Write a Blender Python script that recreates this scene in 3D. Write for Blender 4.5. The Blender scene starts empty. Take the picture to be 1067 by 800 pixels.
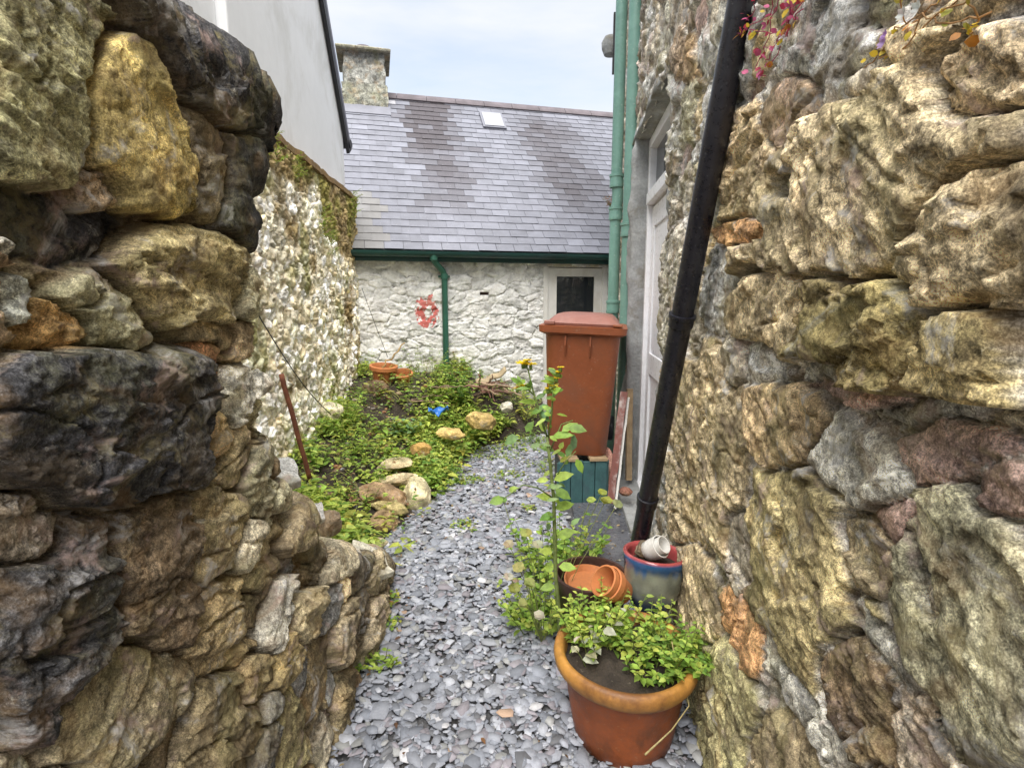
import bpy, math, random
import numpy as np
from mathutils import Matrix, Vector, Euler

random.seed(7)
RNG = np.random.default_rng(11)
R = math.radians
SC = bpy.context.scene

# ------------------------------------------------------------------ camera, sky, sun, exposure
PITCH, FPX, EYE = R(9.1), 560.0, 1.5
cam_data = bpy.data.cameras.new('camera')
cam_data.sensor_width = 36.0
cam_data.lens = FPX / 1067.0 * 36.0
cam_data.clip_start = 0.02
cam_data.clip_end = 1000.0
cam = bpy.data.objects.new('camera', cam_data)
cam.location = (0, 0, EYE)
cam.rotation_euler = (R(90) - PITCH, 0, 0)
SC.collection.objects.link(cam)
SC.camera = cam

SUN_ELEV, SUN_AZ = R(63), R(178)          # azimuth measured from +Y towards +X
world = bpy.data.worlds.new('World')
SC.world = world
world.use_nodes = True
wn, wl = world.node_tree.nodes, world.node_tree.links
wn.clear()
w_out = wn.new('ShaderNodeOutputWorld')
w_bg = wn.new('ShaderNodeBackground')
w_bg.inputs['Strength'].default_value = 0.15
w_sky = wn.new('ShaderNodeTexSky')
w_sky.sky_type = 'NISHITA'
w_sky.sun_disc = False
w_sky.sun_elevation = SUN_ELEV
w_sky.sun_rotation = SUN_AZ
w_sky.air_density = 1.0
w_sky.dust_density = 1.5
w_tc = wn.new('ShaderNodeTexCoord')
w_map = wn.new('ShaderNodeMapping')
w_map.inputs['Scale'].default_value = (1.0, 1.0, 4.5)
w_noise = wn.new('ShaderNodeTexNoise')
w_noise.inputs['Scale'].default_value = 2.2
w_noise.inputs['Detail'].default_value = 7
w_noise.inputs['Roughness'].default_value = 0.55
w_ramp = wn.new('ShaderNodeValToRGB')
w_ramp.color_ramp.elements[0].position = 0.30
w_ramp.color_ramp.elements[0].color = (0.5, 0.5, 0.5, 1)
w_ramp.color_ramp.elements[1].position = 0.62
w_ramp.color_ramp.elements[1].color = (0.97, 0.97, 0.97, 1)
w_mix = wn.new('ShaderNodeMixRGB')
w_mix.inputs['Color2'].default_value = (3.3, 3.4, 3.5, 1)   # cloud cover
wl.new(w_tc.outputs['Generated'], w_map.inputs['Vector'])
wl.new(w_map.outputs[0], w_noise.inputs['Vector'])
wl.new(w_noise.outputs['Fac'], w_ramp.inputs[0])
wl.new(w_ramp.outputs[0], w_mix.inputs['Fac'])
wl.new(w_sky.outputs[0], w_mix.inputs['Color1'])
wl.new(w_mix.outputs[0], w_bg.inputs['Color'])
wl.new(w_bg.outputs[0], w_out.inputs[0])

sun_data = bpy.data.lights.new('sun', 'SUN')
sun_data.energy = 5.0
sun_data.angle = R(60)
sun_data.color = (1.0, 0.96, 0.9)
sun = bpy.data.objects.new('sun', sun_data)
_sd = Vector((math.sin(SUN_AZ) * math.cos(SUN_ELEV), math.cos(SUN_AZ) * math.cos(SUN_ELEV), math.sin(SUN_ELEV)))
sun.rotation_euler = _sd.to_track_quat('Z', 'Y').to_euler()
SC.collection.objects.link(sun)

SC.view_settings.view_transform = 'Standard'
SC.view_settings.look = 'None'
SC.view_settings.gamma = 1.0
SC.view_settings.use_curve_mapping = False
SC.view_settings.exposure = 0.95
SC.cycles.max_bounces = 6
SC.cycles.diffuse_bounces = 4
SC.cycles.transparent_max_bounces = 6
SC.cycles.use_denoising = True

# ------------------------------------------------------------------ measuring helpers
CP, SP = math.cos(PITCH), math.sin(PITCH)

def ray(px, py):
    xc, yc = (px - 533.5) / FPX, (400 - py) / FPX
    return xc, CP + yc * SP, -SP + yc * CP

def at(px, py, Y):
    x, y, z = ray(px, py)
    return Vector((x / y * Y, Y, EYE + z / y * Y))

def on_ground(px, py, z=0.0):
    x, y, zz = ray(px, py)
    t = (z - EYE) / zz
    return Vector((x * t, y * t, z))

def on_plane(px, py, a, b):              # wall plane X = a + b*Y
    x, y, z = ray(px, py)
    Y = a / (x / y - b)
    return Vector((a + b * Y, Y, EYE + z / y * Y))

def to_px(X, Y, Z):
    dz = Z - EYE
    f = Y * CP - dz * SP
    u = Y * SP + dz * CP
    f = np.where(f > 0.05, f, 0.05)
    return 533.5 + FPX * X / f, 400 - FPX * u / f

# ------------------------------------------------------------------ noise
def _h(i, j, k, s):
    n = (i * 374761393 + j * 668265263 + k * 1442695041 + s * 974634777) & 0xffffffff
    n = ((n ^ (n >> 13)) * 1274126177) & 0xffffffff
    n = n ^ (n >> 16)
    return (n & 0xffff) / 65535.0

def vnoise(x, y, z=0.0, s=0):
    x, y, z = np.broadcast_arrays(np.asarray(x, float), np.asarray(y, float), np.asarray(z, float))
    xi, yi, zi = np.floor(x).astype(np.int64), np.floor(y).astype(np.int64), np.floor(z).astype(np.int64)
    fx, fy, fz = x - xi, y - yi, z - zi
    fx, fy, fz = [f * f * f * (f * (f * 6 - 15) + 10) for f in (fx, fy, fz)]
    r = 0
    for a in (0, 1):
        wx = fx if a else 1 - fx
        for b in (0, 1):
            wy = fy if b else 1 - fy
            for c in (0, 1):
                wz = fz if c else 1 - fz
                r = r + wx * wy * wz * _h(xi + a, yi + b, zi + c, s)
    return r * 2 - 1

def fbm(x, y, z=0.0, octv=4, s=0, gain=0.5):
    r, a = 0, 1.0
    f = 1.0
    for o in range(octv):
        r = r + a * vnoise(x * f + o * 7.3, y * f + o * 3.1, z * f, s + o)
        a *= gain
        f *= 2.03
    return r

def ridge(x, y, z=0.0, octv=3, s=0):
    r, a, f = 0, 1.0, 1.0
    for o in range(octv):
        r = r + a * (1 - 2 * np.abs(vnoise(x * f + 5 * o, y * f, z * f, s + o)))
        a *= 0.5
        f *= 2.1
    return r

def sstep(a, b, x):
    t = np.clip((x - a) / (b - a), 0, 1)
    return t * t * (3 - 2 * t)

# ------------------------------------------------------------------ objects
def link(o, parent=None):
    SC.collection.objects.link(o)
    if parent is not None:
        o.parent = parent
    return o

def tag(o, label=None, cat=None, group=None, kind=None):
    if label: o['label'] = label
    if cat: o['category'] = cat
    if group: o['group'] = group
    if kind: o['kind'] = kind
    return o

def empty(name, loc=(0, 0, 0), rz=0.0):
    o = bpy.data.objects.new(name, None)
    o.empty_display_size = 0.1
    link(o)
    o.location = loc
    o.rotation_euler = (0, 0, rz)
    return o

def thing(name, label, cat, loc=(0, 0, 0), rz=0.0, group=None):
    return tag(empty(name, loc, rz), label, cat, group)

def mesh_np(name, V, F, mat, parent=None, col=None, smooth=True, keep_world=True, auto=None):
    """V (n,3), F (m,k) array or list of tuples"""
    me = bpy.data.meshes.new(name)
    V = np.asarray(V, dtype=np.float32)
    off = np.zeros(3)
    if parent is not None and keep_world:
        M = parent.matrix_basis.inverted()
        Mn = np.array(M)
        V = V @ Mn[:3, :3].T.astype(np.float32) + Mn[:3, 3].astype(np.float32)
    if isinstance(F, np.ndarray):
        m, k = F.shape
        me.vertices.add(len(V)); me.vertices.foreach_set('co', V.ravel())
        me.loops.add(m * k); me.loops.foreach_set('vertex_index', F.astype(np.int32).ravel())
        me.polygons.add(m)
        me.polygons.foreach_set('loop_start', np.arange(0, m * k, k, dtype=np.int32))
        me.polygons.foreach_set('loop_total', np.full(m, k, dtype=np.int32))
        me.update(calc_edges=True)
        me.validate()
    else:
        me.from_pydata([tuple(map(float, v)) for v in V], [], F)
        me.update()
    if col is not None and len(me.vertices) == len(V):
        at_ = me.color_attributes.new('Col', 'FLOAT_COLOR', 'POINT')
        c = np.ones((len(V), 4), dtype=np.float32)
        c[:, :3] = np.clip(np.asarray(col), 0, 1)
        at_.data.foreach_set('color', c.ravel())
    if smooth:
        me.polygons.foreach_set('use_smooth', np.ones(len(me.polygons), dtype=bool))
    me.materials.append(mat)
    o = bpy.data.objects.new(name, me)
    link(o, parent)
    if auto:
        b = o.modifiers.new('bevel', 'BEVEL'); b.width = auto; b.segments = 2; b.limit_method = 'ANGLE'
        b.harden_normals = False
    return o

class Acc:
    """collects shapes for one mesh"""
    def __init__(self):
        self.V, self.F, self.C, self.n = [], [], [], 0
    def add(self, V, F, c=None, M=None):
        V = np.asarray(V, float)
        if M is not None:
            A = np.array(M)
            V = V @ A[:3, :3].T + A[:3, 3]
        self.V.append(V)
        self.F += [tuple(int(i) + self.n for i in f) for f in F]
        if c is None: c = (0.5, 0.5, 0.5)
        c = np.asarray(c, float)
        self.C.append(np.broadcast_to(c, (len(V), 3)) if c.ndim == 1 else c)
        self.n += len(V)
        return self
    def box(self, x0, x1, y0, y1, z0, z1, c=None, M=None):
        V = [(x, y, z) for z in (z0, z1) for y in (y0, y1) for x in (x0, x1)]
        F = [(0, 2, 3, 1), (4, 5, 7, 6), (0, 1, 5, 4), (2, 6, 7, 3), (0, 4, 6, 2), (1, 3, 7, 5)]
        return self.add(V, F, c, M)
    def tube(self, pts, rad, n=12, c=None, M=None, caps=True):
        pts = [Vector(p) for p in pts]
        if not hasattr(rad, '__len__'): rad = [rad] * len(pts)
        V, F = [], []
        t0 = (pts[1] - pts[0]).normalized()
        ref = Vector((0, 0, 1)) if abs(t0.z) < 0.9 else Vector((1, 0, 0))
        nx = t0.cross(ref).normalized()
        for i, p in enumerate(pts):
            a = pts[min(i + 1, len(pts) - 1)] - pts[max(i - 1, 0)]
            t = a.normalized()
            nx = (nx - t * nx.dot(t)).normalized()
            ny = t.cross(nx)
            for k in range(n):
                th = 2 * math.pi * k / n
                V.append(p + (nx * math.cos(th) + ny * math.sin(th)) * rad[i])
        for i in range(len(pts) - 1):
            for k in range(n):
                k2 = (k + 1) % n
                F.append((i * n + k, i * n + k2, (i + 1) * n + k2, (i + 1) * n + k))
        if caps:
            F.append(tuple(range(n))[::-1])
            F.append(tuple(range((len(pts) - 1) * n, len(pts) * n)))
        return self.add([tuple(v) for v in V], F, c, M)
    def lathe(self, prof, n=48, c=None, M=None, colf=None, wob=0.0, seed=0):
        V, F, C = [], [], []
        for i, (r, z) in enumerate(prof):
            for k in range(n):
                th = 2 * math.pi * k / n
                rr = r * (1 + wob * math.sin(3 * th + seed) + wob * .6 * math.sin(5 * th + 2 * seed + z * 9))
                V.append((rr * math.cos(th), rr * math.sin(th), z))
                if colf: C.append(colf(th, i, r, z))
        for i in range(len(prof) - 1):
            for k in range(n):
                k2 = (k + 1) % n
                F.append((i * n + k, i * n + k2, (i + 1) * n + k2, (i + 1) * n + k))
        return self.add(V, F, np.array(C) if colf else c, M)
    def prism(self, poly, z0, z1, c=None, M=None):
        n = len(poly)
        V = [(x, y, z0) for x, y in poly] + [(x, y, z1) for x, y in poly]
        F = [tuple(range(n))[::-1], tuple(range(n, 2 * n))] + [(i, (i + 1) % n, n + (i + 1) % n, n + i) for i in range(n)]
        return self.add(V, F, c, M)
    def obj(self, name, mat, parent=None, smooth=False, bevel=None, keep_world=True):
        V = np.concatenate(self.V)
        C = np.concatenate(self.C)
        o = mesh_np(name, V, self.F, mat, parent, C, smooth, keep_world, bevel)
        return o

def smooth_angle(o, deg=40):
    me = o.data
    me.polygons.foreach_set('use_smooth', np.ones(len(me.polygons), dtype=bool))
    try:
        me.set_sharp_from_angle(angle=R(deg))
    except Exception:
        pass
    return o

# ------------------------------------------------------------------ materials
def nodes_of(name):
    m = bpy.data.materials.new(name)
    m.use_nodes = True
    n, l = m.node_tree.nodes, m.node_tree.links
    p = n['Principled BSDF']
    return m, n, l, p

def mth(n, l, op, a, b=None, clamp=False):
    x = n.new('ShaderNodeMath'); x.operation = op; x.use_clamp = clamp
    for i, v in enumerate((a, b)):
        if v is None: continue
        if isinstance(v, (int, float)): x.inputs[i].default_value = v
        else: l.new(v, x.inputs[i])
    return x.outputs[0]

def noise_n(n, l, vec, scale, detail=4, rough=0.55, dist=0.0):
    t = n.new('ShaderNodeTexNoise')
    t.inputs['Scale'].default_value = scale
    t.inputs['Detail'].default_value = detail
    t.inputs['Roughness'].default_value = rough
    t.inputs['Distortion'].default_value = dist
    l.new(vec, t.inputs['Vector'])
    return t.outputs['Fac']

def mixc(n, l, fac, a, b, mode='MIX'):
    x = n.new('ShaderNodeMixRGB'); x.blend_type = mode
    for i, v in zip(('Fac', 'Color1', 'Color2'), (fac, a, b)):
        if isinstance(v, (int, float)): x.inputs[i].default_value = v
        elif isinstance(v, tuple): x.inputs[i].default_value = (*v, 1)
        else: l.new(v, x.inputs[i])
    return x.outputs[0]

def ramp(n, l, fac, p0, p1, c0=0.0, c1=1.0):
    r = n.new('ShaderNodeMapRange')
    r.interpolation_type = 'SMOOTHSTEP'
    r.inputs['From Min'].default_value = p0; r.inputs['From Max'].default_value = p1
    r.inputs['To Min'].default_value = c0; r.inputs['To Max'].default_value = c1
    l.new(fac, r.inputs['Value'])
    return r.outputs[0]

def material(name, color=None, rough=0.6, metal=0.0, var=0.25, vscale=6.0, bump=0.3, bscale=60.0, bdist=0.004,
             dirt=None, dirt_amt=0.0, dirt_scale=3.0, spec=None, coat=0.0, speck=None, speck_amt=0.0, speck_scale=90):
    """colour (or the Col attribute) broken up by noise, dirt patches and specks, with noise bump"""
    m, n, l, p = nodes_of(name)
    tc = n.new('ShaderNodeTexCoord').outputs['Object']
    if color is None:
        a = n.new('ShaderNodeAttribute'); a.attribute_name = 'Col'
        base = a.outputs['Color']
    else:
        rgb = n.new('ShaderNodeRGB'); rgb.outputs[0].default_value = (*color, 1)
        base = rgb.outputs[0]
    n1 = noise_n(n, l, tc, vscale, 6, 0.6)
    n2 = noise_n(n, l, tc, vscale * 9, 5, 0.65)
    f = mth(n, l, 'ADD', mth(n, l, 'MULTIPLY', n1, 0.6), mth(n, l, 'MULTIPLY', n2, 0.4))
    f = ramp(n, l, f, 0.3, 0.7, 1 - var, 1 + var)
    cmb = n.new('ShaderNodeCombineXYZ')
    for i in range(3): l.new(f, cmb.inputs[i])
    colr = mixc(n, l, 1.0, base, cmb.outputs[0], 'MULTIPLY')
    if dirt is not None:
        d = ramp(n, l, noise_n(n, l, tc, dirt_scale, 8, 0.65, 0.4), 0.48, 0.68, 0, dirt_amt)
        colr = mixc(n, l, d, colr, dirt)
    if speck is not None:
        d = ramp(n, l, noise_n(n, l, tc, speck_scale, 3, 0.6), 0.64, 0.70, 0, speck_amt)
        colr = mixc(n, l, d, colr, speck)
    l.new(colr, p.inputs['Base Color'])
    p.inputs['Metallic'].default_value = metal
    rr = ramp(n, l, n2, 0.3, 0.7, max(0.02, rough - 0.1), min(1, rough + 0.1))
    l.new(rr, p.inputs['Roughness'])
    if spec is not None: p.inputs['Specular IOR Level'].default_value = spec
    if coat: p.inputs['Coat Weight'].default_value = coat
    if bump:
        b = n.new('ShaderNodeBump')
        b.inputs['Strength'].default_value = bump
        b.inputs['Distance'].default_value = bdist
        h = mth(n, l, 'ADD', noise_n(n, l, tc, bscale, 8, 0.65), mth(n, l, 'MULTIPLY', noise_n(n, l, tc, bscale * 0.2, 4), 1.5))
        l.new(h, b.inputs['Height'])
        l.new(b.outputs[0], p.inputs['Normal'])
    return m

def stone_material(name, rough=0.85, bdist=0.012, bscale=38.0, lichen=(0.62, 0.60, 0.50), lich=0.55, moss=(0.19, 0.19, 0.08), moss_amt=0.36,
                   black=(0.045, 0.04, 0.035), black_amt=0.4, contrast=0.62, spec=0.3, yellow=True):
    """weathered field stone: attribute colour, grain, lichen blotches, moss and black algae"""
    m, n, l, p = nodes_of(name)
    tc = n.new('ShaderNodeTexCoord').outputs['Object']
    a = n.new('ShaderNodeAttribute'); a.attribute_name = 'Col'
    base = a.outputs['Color']
    big = noise_n(n, l, tc, 4.0, 8, 0.62, 0.6)
    mid = noise_n(n, l, tc, 17.0, 8, 0.7, 0.3)
    fin = noise_n(n, l, tc, 95.0, 6, 0.75)
    vfin = noise_n(n, l, tc, 340.0, 3, 0.7)
    f1 = ramp(n, l, mid, 0.34, 0.66, 1 - contrast * 0.6, 1 + contrast * 0.6)
    f2 = ramp(n, l, fin, 0.36, 0.64, 1 - contrast * 0.75, 1 + contrast * 0.75)
    f3 = ramp(n, l, vfin, 0.36, 0.64, 1 - contrast * 0.5, 1 + contrast * 0.5)
    f = mth(n, l, 'MULTIPLY', f1, mth(n, l, 'MULTIPLY', f2, f3))
    cmb = n.new('ShaderNodeCombineXYZ')
    for i in range(3): l.new(f, cmb.inputs[i])
    c = mixc(n, l, 1.0, base, cmb.outputs[0], 'MULTIPLY')
    warm = ramp(n, l, noise_n(n, l, tc, 9.0, 6, 0.6, 0.5), 0.5, 0.68, 0, 0.35)
    c = mixc(n, l, warm, c, (0.34, 0.22, 0.10))
    yel = ramp(n, l, noise_n(n, l, tc, 5.5, 9, 0.72, 0.9), 0.53, 0.66, 0, 0.34 if yellow else 0.0)
    c = mixc(n, l, yel, c, (0.50, 0.44, 0.23))
    pnk = ramp(n, l, noise_n(n, l, tc, 7.7, 7, 0.68, 0.7), 0.56, 0.68, 0, 0.6 if yellow else 0.0)
    c = mixc(n, l, pnk, c, (0.49, 0.39, 0.36))
    gry = ramp(n, l, noise_n(n, l, tc, 6.1, 9, 0.7, 1.1), 0.55, 0.66, 0, 0.68 if yellow else 0.0)
    c = mixc(n, l, gry, c, (0.49, 0.49, 0.49))
    brn = ramp(n, l, mth(n, l, 'ADD', mth(n, l, 'MULTIPLY', noise_n(n, l, tc, 3.1, 10, 0.75, 0.9), 0.8), mth(n, l, 'MULTIPLY', fin, 0.2)), 0.50, 0.60, 0, 0.55 if yellow else 0.0)
    c = mixc(n, l, brn, c, (0.17, 0.135, 0.09))
    mo = ramp(n, l, mth(n, l, 'ADD', mth(n, l, 'MULTIPLY', big, 0.7), mth(n, l, 'MULTIPLY', fin, 0.3)), 0.50, 0.62, 0, moss_amt)
    c = mixc(n, l, mo, c, moss)
    bl = ramp(n, l, mth(n, l, 'ADD', mth(n, l, 'MULTIPLY', noise_n(n, l, tc, 6.5, 9, 0.7, 0.8), 0.75), mth(n, l, 'MULTIPLY', fin, 0.25)), 0.55, 0.66, 0, black_amt)
    c = mixc(n, l, bl, c, black)
    li = ramp(n, l, mth(n, l, 'ADD', mth(n, l, 'MULTIPLY', noise_n(n, l, tc, 26.0, 7, 0.75, 0.5), 0.7), mth(n, l, 'MULTIPLY', vfin, 0.3)), 0.57, 0.66, 0, lich)
    c = mixc(n, l, li, c, lichen)
    gm = n.new('ShaderNodeGamma'); gm.inputs['Gamma'].default_value = 1.3
    l.new(c, gm.inputs['Color'])
    c = mixc(n, l, 1.0, gm.outputs[0], (1.42, 1.42, 1.45), 'MULTIPLY')
    l.new(c, p.inputs['Base Color'])
    p.inputs['Roughness'].default_value = rough
    p.inputs['Specular IOR Level'].default_value = spec
    b = n.new('ShaderNodeBump')
    b.inputs['Strength'].default_value = 1.0
    b.inputs['Distance'].default_value = bdist * 0.7
    h = mth(n, l, 'ADD', noise_n(n, l, tc, bscale * 0.6, 12, 0.68, 0.0), mth(n, l, 'MULTIPLY', noise_n(n, l, tc, bscale * 3.5, 6, 0.65), 0.3))
    l.new(h, b.inputs['Height'])
    l.new(b.outputs[0], p.inputs['Normal'])
    return m

def leaf_material(name):
    m, n, l, p = nodes_of(name)
    a = n.new('ShaderNodeAttribute'); a.attribute_name = 'Col'
    tc = n.new('ShaderNodeTexCoord').outputs['Object']
    f = ramp(n, l, noise_n(n, l, tc, 45.0, 4), 0.3, 0.7, 0.75, 1.25)
    cmb = n.new('ShaderNodeCombineXYZ')
    for i in range(3): l.new(f, cmb.inputs[i])
    c = mixc(n, l, 1.0, a.outputs['Color'], cmb.outputs[0], 'MULTIPLY')
    l.new(c, p.inputs['Base Color'])
    p.inputs['Roughness'].default_value = 0.5
    p.inputs['Specular IOR Level'].default_value = 0.35
    tr = n.new('ShaderNodeBsdfTranslucent')
    l.new(c, tr.inputs['Color'])
    mx = n.new('ShaderNodeMixShader'); mx.inputs[0].default_value = 0.35
    l.new(p.outputs[0], mx.inputs[1]); l.new(tr.outputs[0], mx.inputs[2])
    l.new(mx.outputs[0], n['Material Output'].inputs[0])
    return m

def glass_dark(name, tint=(0.02, 0.025, 0.03)):
    m, n, l, p = nodes_of(name)
    p.inputs['Base Color'].default_value = (*tint, 1)
    p.inputs['Roughness'].default_value = 0.06
    p.inputs['Specular IOR Level'].default_value = 0.6
    return m

MAT = {
    'rubble': stone_material('weathered_rubble'),
    'rubble_dark': stone_material('algae_rubble', moss_amt=0.3, black_amt=0.55, lich=0.35, contrast=0.6),
    'whitewash': material('old_whitewash', rough=0.9, var=0.13, vscale=5, bump=0.5, bscale=55, bdist=0.004, dirt=(0.5, 0.47, 0.38), dirt_amt=0.25, dirt_scale=5, speck=(0.25, 0.25, 0.22), speck_amt=0.35, speck_scale=140),
    'flaky': stone_material('flaking_limewash', yellow=False, lich=0.5, lichen=(0.78, 0.78, 0.73), moss_amt=0.22, black_amt=0.12, contrast=0.22, bdist=0.008, bscale=55),
    'render': material('white_render', (0.76, 0.775, 0.80), rough=0.85, var=0.05, vscale=1.2, bump=0.15, bscale=90, bdist=0.002, dirt=(0.52, 0.52, 0.5), dirt_amt=0.5, dirt_scale=1.6),
    'cement': material('grey_cement', (0.30, 0.31, 0.31), rough=0.9, var=0.3, vscale=7, bump=0.7, bscale=30, bdist=0.012, dirt=(0.16, 0.14, 0.10), dirt_amt=0.6, dirt_scale=6),
    'slate': material('roof_slate', rough=0.55, var=0.16, vscale=7, bump=0.35, bscale=70, bdist=0.002, speck=(0.45, 0.45, 0.46), speck_amt=0.35, speck_scale=60),
    'chips': material('slate_chips', rough=0.8, var=0.2, vscale=14, bump=0.4, bscale=90, bdist=0.002),
    'grit': material('slate_grit', (0.10, 0.10, 0.105), rough=0.9, var=0.55, vscale=20, bump=1.0, bscale=70, bdist=0.012, dirt=(0.09, 0.075, 0.06), dirt_amt=0.6, dirt_scale=5, speck=(0.4, 0.4, 0.42), speck_amt=0.7, speck_scale=80),
    'soil': material('dark_soil', (0.05, 0.038, 0.028), rough=0.95, var=0.5, vscale=12, bump=1.0, bscale=40, bdist=0.02, speck=(0.2, 0.17, 0.13), speck_amt=0.5, speck_scale=70),
    'lead': material('grey_lead', (0.145, 0.15, 0.18), rough=0.5, var=0.15, vscale=6, bump=0.2),
    'ridge': material('ridge_tile', (0.10, 0.085, 0.095), rough=0.8, var=0.35, vscale=6, bump=0.5, bscale=40),
    'chimney': stone_material('chimney_stone', yellow=False, lich=0.4, lichen=(0.6, 0.6, 0.55), moss_amt=0.35, black_amt=0.45),
    'green_dark': material('dark_green_paint', (0.012, 0.06, 0.055), rough=0.45, var=0.25, vscale=5, bump=0.1, dirt=(0.03, 0.04, 0.05), dirt_amt=0.5),
    'green_pipe': material('green_pipe_paint', (0.15, 0.29, 0.245), rough=0.42, var=0.12, vscale=5, bump=0.12, bscale=60, bdist=0.002, dirt=(0.2, 0.36, 0.31), dirt_amt=0.5, dirt_scale=9, speck=(0.4, 0.5, 0.45), speck_amt=0.5, speck_scale=50),
    'green_box': material('teal_paint', (0.05, 0.125, 0.13), rough=0.5, var=0.3, vscale=7, bump=0.2, dirt=(0.05, 0.07, 0.09), dirt_amt=0.6, dirt_scale=5),
    'black_pipe': material('black_plastic_pipe', (0.012, 0.012, 0.018), rough=0.33, var=0.3, vscale=6, bump=0.08, speck=(0.1, 0.1, 0.11), speck_amt=0.5, speck_scale=120, dirt=(0.04, 0.038, 0.04), dirt_amt=0.5, dirt_scale=6),
    'black': material('dull_black', (0.02, 0.02, 0.025), rough=0.5, bump=0.1),
    'upvc': material('white_upvc', (0.88, 0.89, 0.92), rough=0.35, var=0.04, vscale=3, bump=0.03, dirt=(0.5, 0.5, 0.47), dirt_amt=0.25, dirt_scale=6),
    'paint_white': material('white_gloss_paint', (0.80, 0.79, 0.76), rough=0.5, var=0.06, vscale=5, bump=0.1, dirt=(0.5, 0.45, 0.36), dirt_amt=0.35, dirt_scale=4),
    'glass': glass_dark('dark_window_glass'),
    'bin': material('brown_bin_plastic', (0.275, 0.080, 0.031), rough=0.42, var=0.14, vscale=4, bump=0.12, bscale=120, bdist=0.001, dirt=(0.17, 0.075, 0.045), dirt_amt=0.5, dirt_scale=4, speck=(0.38, 0.25, 0.18), speck_amt=0.25, speck_scale=35),
    'bin_lid': material('faded_bin_lid', (0.30, 0.13, 0.10), rough=0.45, var=0.12, vscale=5, bump=0.12, bscale=90, bdist=0.001, dirt=(0.36, 0.25, 0.22), dirt_amt=0.6, dirt_scale=3),
    'terracotta': material('glazed_terracotta', rough=0.55, var=0.32, vscale=7, bump=0.4, bscale=60, bdist=0.003, dirt=(0.11, 0.04, 0.015), dirt_amt=0.75, dirt_scale=6, speck=(0.42, 0.24, 0.12), speck_amt=0.3, speck_scale=70),
    'terracotta_plain': material('plain_terracotta', (0.52, 0.19, 0.065), rough=0.7, var=0.18, vscale=9, bump=0.2, bscale=80, bdist=0.001, dirt=(0.35, 0.14, 0.06), dirt_amt=0.5, dirt_scale=9),
    'brown_pot': material('brown_glaze', (0.06, 0.028, 0.02), rough=0.4, var=0.3, vscale=8, bump=0.2, dirt=(0.14, 0.09, 0.07), dirt_amt=0.4),
    'glaze': material('blue_glaze', rough=0.16, var=0.16, vscale=12, bump=0.08, bscale=40, bdist=0.002, coat=0.4),
    'ceramic': material('white_ceramic', (0.72, 0.71, 0.68), rough=0.25, var=0.05, vscale=8, bump=0.03, dirt=(0.4, 0.33, 0.22), dirt_amt=0.3, dirt_scale=12),
    'rust': material('rusty_iron', (0.16, 0.055, 0.028), rough=0.85, var=0.4, vscale=25, bump=0.5, bscale=90, bdist=0.003, dirt=(0.28, 0.11, 0.05), dirt_amt=0.6, dirt_scale=14),
    'wood': material('weathered_timber', (0.36, 0.26, 0.15), rough=0.8, var=0.3, vscale=12, bump=0.4, bscale=50, bdist=0.003, dirt=(0.16, 0.11, 0.07), dirt_amt=0.5),
    'wood_paint': material('flaking_timber', (0.20, 0.075, 0.06), rough=0.7, var=0.3, vscale=9, bump=0.4, bscale=60, dirt=(0.62, 0.56, 0.54), dirt_amt=0.8, dirt_scale=7),
    'twig': material('dry_twig', rough=0.9, var=0.3, vscale=14, bump=0.3),
    'flag': material('wet_slate_flag', (0.095, 0.10, 0.115), rough=0.3, var=0.3, vscale=4, bump=0.25, bscale=25, bdist=0.004, dirt=(0.2, 0.21, 0.22), dirt_amt=0.5, dirt_scale=3, speck=(0.35, 0.33, 0.28), speck_amt=0.6, speck_scale=28),
    'leaf': leaf_material('green_leaf'),
    'petal': leaf_material('flower_petal'),
    'blue_plastic': material('blue_plastic', (0.03, 0.17, 0.55), rough=0.4, var=0.2, bump=0.4, bscale=30, bdist=0.01),
    'paper': material('red_paint_mark', (0.5, 0.03, 0.02), rough=0.8),
    'rock': stone_material('loose_rock', lich=0.3, moss_amt=0.25, black_amt=0.25, bdist=0.006, bscale=45, contrast=0.35),
}
# ------------------------------------------------------------------ rubble masonry
def grid_faces(nu, nv, keep=None):
    i = np.arange(nv - 1)[:, None] * nu + np.arange(nu - 1)[None, :]
    F = np.stack([i, i + 1, i + nu + 1, i + nu], -1).reshape(-1, 4)
    if keep is not None: F = F[keep.reshape(-1)]
    return F

def grid_normals(P):
    du = np.gradient(P, axis=1); dv = np.gradient(P, axis=0)
    n = np.cross(du, dv)
    n /= np.maximum(np.linalg.norm(n, axis=-1, keepdims=True), 1e-9)
    return n

def ell(px, py, PX, PY, a, b, ang, p=2.6):
    t = R(ang); dx, dy = px - PX, py - PY          # ang: direction of the long axis, image coordinates (y down)
    u = (dx * math.cos(t) + dy * math.sin(t)) / a
    v = (-dx * math.sin(t) + dy * math.cos(t)) / b
    return (np.abs(u) ** p + np.abs(v) ** p) ** (1 / p)

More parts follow.
